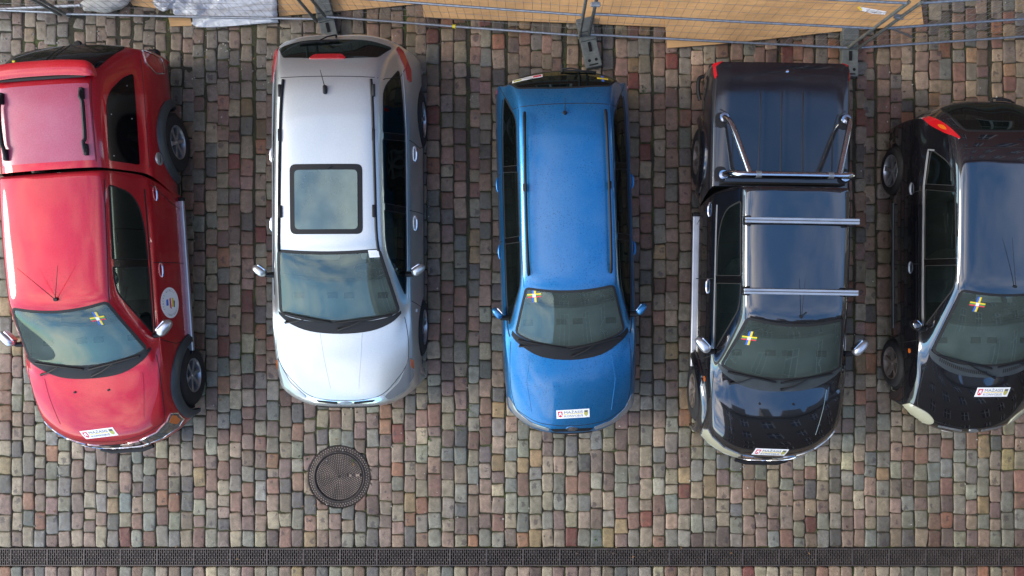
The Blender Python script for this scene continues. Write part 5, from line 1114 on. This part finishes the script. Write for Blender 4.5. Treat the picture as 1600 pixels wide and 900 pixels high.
    cutwin(B, rounded([(-.44, -1.59), (0, -1.57), (.44, -1.59), (.54, -1.88), (.50, -1.945), (0, -2.0), (-.50, -1.945), (-.54, -1.88)], [.05, .2, .05, .08, .05, .2, .05, .08]), 'z', 'rear_window', 'glass_side', r, .03)
    for d, ax in ((-1, 'l'), (1, 'r')):
        w1 = cutwin(B, rounded([(.68, 1.02), (.24, 1.39), (.10, 1.425), (-.04, 1.43), (-.04, 1.025)], [.02, .15, .15, .02, .02]), ax, 'side_window', 'glass_side', r, .018)
        cutwin(B, rounded([(-.11, 1.025), (-.11, 1.43), (-.88, 1.41), (-.95, 1.035)], .03), ax, 'side_window', 'glass_side', r, .018)
        cutwin(B, rounded([(-1.01, 1.04), (-.95, 1.40), (-1.20, 1.36), (-1.42, 1.10)], [.02, .03, .12, .06]), ax, 'side_window', 'glass_dark', r, .018)
        for q in ([(-.04, 1.025), (-.04, 1.42), (-.11, 1.42), (-.11, 1.025)], [(-.95, 1.035), (-.88, 1.40), (-.95, 1.39), (-1.01, 1.04)]): B.patch(q, ax, .003, .05, .003).build('door_pillar', M['gloss_black'], r, True)
        B.ribbon([(.72, .995), (0, 1.0), (-1.0, 1.01), (-1.42, 1.06), (-1.40, 1.14)], ax, .022, .005, False).build('waist_trim', M['alu'], r)
        B.ribbon([(.75, .37), (0, .36), (-.85, .37)], ax, .05, .012, False).build('door_moulding', M['flare'], r)
        mirror(r, d * .765, .72, 1.03, d * .90, .62, 1.05, 'black', d, .13, .11); handle(r, B, -.02, .82, ax, 'galv', .14); handle(r, B, -.98, .84, ax, 'galv', .14)
        B.patch([(1.0 + .03 * math.cos(a), .80 + .018 * math.sin(a)) for a in np.linspace(0, 6, 14)], ax, .008, .05, .006).build('indicator', M['amber'], r, True)
    l, n = B.hit((.07, .21), 'z'); mb = MB(); mb.tube([l, l + n * .02], .016, 8); mb.tube([l + n * .02, l + Vector((-.10, .55, .12))], [.004, .002], 5); mb.build('antenna', M['plastic'], r)
    B.finish('body', M['black'], r)
black_car()

# ------------------------------------------------------------------ mesh fence on blocks, boards and film behind it
def block(px, py, rot, label, holes=True):
    c = W(px, py, .07); r = empty('fence_block', (c.x, c.y, 0), rot); tag(r, label, 'fence foot', 'recycled blocks carrying the mesh fence')
    mb = MB(); L_, w_, h = .66, .215, .13
    # stepped block: thick ends, recessed sockets along the middle
    mb.box((0, L_ * .36, h / 2), (w_, L_ * .28, h), b=.012); mb.box((0, -L_ * .36, h / 2), (w_, L_ * .28, h), b=.012); mb.box((0, 0, h * .42), (w_ * .96, L_ * .46, h * .84), b=.006)
    mb.box((0, L_ * .09, h * .5), (w_ * 1.01, L_ * .10, h * .98), b=.008)
    mb.build('block_body', M['concrete'], r)
    mb = MB(); mb.box((0, -L_ * .085, h * .86), (.038, L_ * .19, .012)); mb.build('socket_slot', M['void'], r)
    mb = MB(); mb.box((0, -L_ * .45, h + .001), (.12, .016, .006)); mb.build('grip_slot', M['void'], r)
    for x in (-.045, .045): mb = MB(); mb.lathe([(0, h + .003), (.019, h + .003), (.022, h - .01)], 16, Matrix.Translation((x, -L_ * .36, 0))); mb.build('socket_hole', M['void'], r)
    return r
block(512, 38, R(13), 'grey recycled fence block behind the tail of the silver car')
block(920, 68, R(12), 'grey recycled fence block behind the blue car, tilted a little')
block(1327, 82, R(-1), 'grey recycled fence block at the rear right corner of the black pickup')
def panel(p0, p1, label, tilt=0.0, H_=1.83, rails=(.14, .95, 1.83), wires=34, hide0=False, flag=False):
    a = W(*p0, .13); b = W(*p1, .13); a.z = b.z = 0; d = b - a; L_ = d.length; an = math.atan2(d.y, d.x); r = empty('mesh_fence', a, an); r.rotation_euler = (tilt, 0, an); tag(r, label, 'fence panel', 'galvanised mesh fence panels')
    for x in (.02, L_ - .02): mb = MB(); mb.tube([(x, 0, .03), (x, 0, H_ + .04)], .0205, 10, cap=False); mb.tube([(x, 0, .03), (x, 0, H_ + .03)], .017, 8); mb.build('post', M['galv_old'], r, True)
    for z in rails: mb = MB(); mb.tube([(.02, 0, z), (L_ * .5, .0, z - .012), (L_ - .02, 0, z)], .0165, 8); mb.build('rail', M['galv'], r, True)
    mb = MB(); n = int(L_ / .105)
    for k in range(1, n): x = L_ * k / n; j = float(rng.normal(0, .004)); mb.tube([(x, .012, rails[0]), (x + j, .015, .9), (x, .012, H_)], .0021, 4, cap=False)
    for z in (.38, .62, 1.2, 1.45, 1.66): mb.tube([(.03, .016, z), (L_ * .35, .016 + float(rng.normal(0, .006)), z + .01), (L_ * .7, .016, z - .006), (L_ - .03, .016, z)], .0024, 4, cap=False)
    mb.build('wire_mesh', M['wire'], r)
    if flag: mb = MB(); mb.tube([(L_ * .50, 0, rails[0] - .012), (L_ * .512, 0, rails[0] - .012)], .026, 10); mb.build('yellow_tape', M['yellow'], r)
    return r, L_
panel((-310, 2), (90, 20), 'galvanised mesh fence panel at the far left, behind the red pickup')
panel((100, 22), (494, 30), 'galvanised mesh fence panel in front of the crumpled plastic film')
panel((506, 26), (908, 56), 'galvanised mesh fence panel with a scrap of yellow tape, between silver and blue car', flag=True)
panel((918, 54), (1327, 75), 'galvanised mesh fence panel in front of the widest yellow board')
panel((1339, 75), (1752, 46), 'galvanised mesh fence panel at the far right, behind the black hatchback')
def clampf(px, py, h, rz, label):
    c = W(px, py, h); mb = MB(); mb.box((0, 0, 0), (.11, .05, .035), b=.008); mb.tube([(-.03, -.03, 0), (-.03, .03, 0)], .01, 6); mb.tube([(.03, -.03, 0), (.03, .03, 0)], .01, 6); o = mb.build('fence_clamp', M['galv'], None); o.location = c; o.rotation_euler = (0, 0, rz); tag(o, label, 'clamp')
clampf(930.5, 7, 1.55, 0, 'small steel clamp joining the two posts above the blue car'); clampf(1404, 26, 1.35, R(-8), 'small steel clamp joining the two leaning posts above the black pickup')
mb = MB(); a, b = W(-20, 15, .10), W(126, 8, .10); mb.tube([(a.x, a.y, .10), (b.x, b.y, .10)], .024, 10); tag(mb.build('loose_pole', M['alu'], None, True), 'pale loose metal pole lying on the ground at the top left corner', 'pole')
def fbrace():
    a, b = W(1390, 43, .35), W(1424, 57, .02); mb = MB(); mb.tube([a, b], .016, 8); tag(mb.build('brace_strip', M['galv'], None, True), 'short galvanised strip slanting from the fence post to the ground at the right', 'strip')
fbrace()
def board(pts, z, label, tilt=0.0, thick=.018):
    P_ = [W(x, y, z) for x, y in pts]; c = sum(P_, Vector()) / len(P_); c.z = 0
    n = len(P_); zz = lambda p: z + tilt * (p.y - P_[0].y)
    v = [Vector((p.x - c.x, p.y - c.y, zz(p))) for p in P_] + [Vector((p.x - c.x, p.y - c.y, zz(p) - thick)) for p in P_]
    mb = MB(); mb.add(v[:n] + v[n:], [tuple(range(n))], 0); mb.f.append(tuple(range(n, 2 * n))[::-1]); mb.mi.append(1)
    for i in range(n): mb.f.append((i, n + i, n + (i + 1) % n, (i + 1) % n)); mb.mi.append(1)
    o = mb.build('board', [M['board'], M['boardedge']], None); o.location = c; tag(o, label, 'board', 'yellow boards lying behind the fence'); return o
board([(1043, 75), (1120, 69), (1200, 61), (1300, 50), (1443, 38), (1436, -22), (1240, -40), (1030, -60)], .09, 'widest yellow board behind the fence, its lower edge curving above the black pickup', thick=.02)
board([(662, 27), (760, 31), (900, 36), (1041, 42), (1036, -30), (800, -60), (655, -45)], .06, 'middle yellow board behind the fence, above the blue car')
board([(436, 25), (500, 20), (580, 13), (672, 4), (668, -45), (430, -40)], .035, 'long yellow board whose slanting lower edge ends above the silver car')
board([(266, 41), (300, 40), (297, 24), (262, 24)], .03, 'small yellow board corner poking out under the plastic film')
board([(196, -8), (207, 8), (252, 14), (262, 5), (240, -20)], .03, 'tan cardboard scrap between the white sack and the plastic film')
mb = MB(); c = W(1363, 17, .10)
o = mb.add([(-.19, .05, 0), (-.16, .055, .0), (.19, -.008, 0), (.165, -.05, 0), (.0, -.035, 0), (-.15, .005, 0)][::1], [(5, 4, 3, 2, 1, 0)]).build('paper_label', M['white'], None)
o.location = (c.x, c.y, .098); tag(o, 'small white paper label stuck on the widest yellow board', 'label')
mb = MB(); mb.add([(-.20, .045, .002), (-.165, .06, .002), (-.13, .012, .002), (-.155, .0, .002)], [(3, 2, 1, 0)]); mb.build('orange_print', M['inkyellow'], o); mb = MB()
for k in range(3): mb.add([(-.08, .022 - .014 * k, .002), (.12, -.012 - .014 * k, .002), (.12, -.016 - .014 * k, .002), (-.08, .018 - .014 * k, .002)], [(3, 2, 1, 0)])
mb.build('small_print', M['ink'], o)
def film():
    nx, ny = 90, 40; tl, tr, br, bl = W(212, -40), W(420, -45), W(436, 36), W(303, 42); edge = [(232, -45), (240, 4), (258, 20), (268, 14), (275, 24), (300, 28), (303, 40), (330, 43), (436, 36)]
    v = []; f = []
    for j in range(ny + 1):
        for i in range(nx + 1):
            u, w_ = i / nx, j / ny
            e = crom([Vector((x, y, 0)) for x, y in edge], 12, False); q = e[int(u * (len(e) - 1))]; top = Vector((lerp(236, 428, u), -50, 0)); p = top.lerp(q, w_); P_ = W(p.x, p.y, .06)
            a = noise.noise(Vector((u * 6, w_ * 4, 1))); b = noise.noise(Vector((u * 16 + w_ * 5, w_ * 9, 5))); c = abs(noise.noise(Vector((u * 9 + w_ * 6, w_ * 3, 9))))
            v.append((P_.x, P_.y, .075 + .05 * a + .028 * b + .06 * c)); 
    f = [(j * (nx + 1) + i, (j + 1) * (nx + 1) + i, (j + 1) * (nx + 1) + i + 1, j * (nx + 1) + i + 1) for j in range(ny) for i in range(nx)]
    mb = MB(); mb.add(v, f); o = mb.build('plastic_film', M['film'], None, True); md = o.modifiers.new('t', 'SOLIDIFY'); md.thickness = .003; tag(o, 'crumpled sheet of translucent plastic film lying at the top left', 'plastic sheet')
    b = bmesh.new(); bmesh.ops.create_icosphere(b, subdivisions=5, radius=1); c = W(168, -2, .07)
    for q in b.verts: k = 1 + .12 * noise.noise(q.co * 2.2) + .05 * noise.noise(q.co * 7); tp = 1 - .38 * max(0, -q.co.x); q.co = Vector((q.co.x * .36 * k, q.co.y * .18 * k * tp, max(-.05, q.co.z * .10 * k)))
    b.verts.index_update(); mb = MB(); mb.add([q.co for q in b.verts], [[x.index for x in g.verts] for g in b.faces]); b.free(); o = mb.build('sack', P('off_white_sack', (.50, .48, .42), .7, var=.12, bump=.5, bscale=14), None, True); o.location = c; o.rotation_euler = (0, 0, R(17)); tag(o, 'off-white limp sack lying left of the plastic film', 'sack')
film()

# ------------------------------------------------------------------ the houses round the square, mirrored in the paint and glass
def building(label, cx, cy, rz, width, floors, fh, col, roofh, depth=9, gh=3.6, winw=1.15, pitch=2.6, roofcol=(.16, .07, .05), steps=()):
    r = empty('building', (cx, cy, 0), rz); tag(r, label, 'building', 'tall houses enclosing the square'); n = int(width / pitch); x0 = -width / 2; Hh = gh + fh * floors; mb = MB(); p = width / n; ww = winw / 2; wh = fh * .58
    wins = []
    for fl in range(floors + 1):
        z0 = 0 if fl == 0 else gh + fh * (fl - 1); h = gh if fl == 0 else fh; a = z0 + h * .26; b = a + (wh if fl else h * .55)
        for k in range(n):
            l = x0 + k * p; c = l + p / 2; rr_ = l + p; q = [(l, 0, z0), (c - ww, 0, z0), (c + ww, 0, z0), (rr_, 0, z0), (l, 0, a), (c - ww, 0, a), (c + ww, 0, a), (rr_, 0, a), (l, 0, b), (c - ww, 0, b), (c + ww, 0, b), (rr_, 0, b), (l, 0, z0 + h), (c - ww, 0, z0 + h), (c + ww, 0, z0 + h), (rr_, 0, z0 + h), (c - ww, .18, a), (c + ww, .18, a), (c + ww, .18, b), (c - ww, .18, b)]
            mb.add(q, [(0, 1, 5, 4), (1, 2, 6, 5), (2, 3, 7, 6), (4, 5, 9, 8), (6, 7, 11, 10), (8, 9, 13, 12), (9, 10, 14, 13), (10, 11, 15, 14), (5, 6, 17, 16), (6, 10, 18, 17), (10, 9, 19, 18), (9, 5, 16, 19)]); wins.append((c, a, b))
    mb.add([(x0, 0, 0), (x0, depth, 0), (x0, depth, Hh), (x0, 0, Hh), (-x0, 0, 0), (-x0, depth, 0), (-x0, depth, Hh), (-x0, 0, Hh)], [(0, 3, 2, 1), (4, 5, 6, 7), (1, 2, 6, 5), (2, 3, 7, 6)])
    mb.build('wall', P('plaster_' + label[:8].strip().replace(' ', '_'), col, .9, var=.1, vscale=.8), r)
    mb = MB(); mb.box((0, -.14, Hh + .12), (width + .4, .34, .28)); mb.build('cornice', P('cornice', tuple(min(1, c * 1.2) for c in col), .8), r)
    mb = MB(); e = .35; mb.add([(x0 - e, -e, Hh + .26), (-x0 + e, -e, Hh + .26), (-x0 + e, depth + e, Hh + .26), (x0 - e, depth + e, Hh + .26), (x0 - e, depth / 2, Hh + .26 + roofh), (-x0 + e, depth / 2, Hh + .26 + roofh)], [(0, 1, 5, 4), (2, 3, 4, 5), (1, 2, 5), (3, 0, 4), (0, 3, 2, 1)]); rf = mb.build('roof', P('roof_tiles', roofcol, .8, var=.3), r)
    for sx, sw, sh_ in steps: mb = MB(); mb.box((sx, .9, Hh + .2 + sh_ / 2), (sw, 1.6, sh_)); mb.build('dormer' if sw > 1.2 else 'chimney', P('dormer_wall', col, .9), rf)
    fme = pme = None
    for c, a, b in wins:
        if fme is None or abs((b - a) - hh) > .01:
            hh = b - a; mb = MB(); t = .07
            for q in ((0, t / 2), (0, hh - t / 2), (0, hh * .62)): mb.box((q[0], 0, q[1]), (2 * ww, .05, t))
            for x in (-ww + t / 2, ww - t / 2, 0): mb.box((x, .002, hh / 2), (t, .05, hh - .01))
            fme = bpy.data.meshes.new('window'); fme.from_pydata(mb.v, [], mb.f); fme.materials.append(M['white']); mb = MB(); mb.box((0, .03, hh / 2), (2 * ww, .01, hh)); pme = bpy.data.meshes.new('pane'); pme.from_pydata(mb.v, [], mb.f); pme.materials.append(M['pane'])
        o = bpy.data.objects.new('window', fme); C.objects.link(o); o.parent = r; o.location = (c, .15, a); q = bpy.data.objects.new('pane', pme); C.objects.link(q); q.parent = o
M['pane'] = P('window_pane_dark', (.015, .018, .02), .08)
building('dark red brick house rising beyond the fence, outside the top of the picture', 0, 6.5, 0, 34, 4, 3.5, (.22, .09, .07), 2.4)
building('grey brown house with dormers across the square, outside the bottom of the picture', 10.2, -10.0, math.pi, 22.4, 3, 3.4, (.15, .125, .10), 1.2, steps=((-3, 3.2, 2.4), (7.6, 2.4, 2.2), (3.6, 1.0, 3.6), (-8, 3, 2.2), (0.6, 2.2, 2.8)))
building('brown house closing the right hand end of the square', 19, -1.5, -math.pi / 2, 15, 3, 3.2, (.14, .12, .10), 2.5)
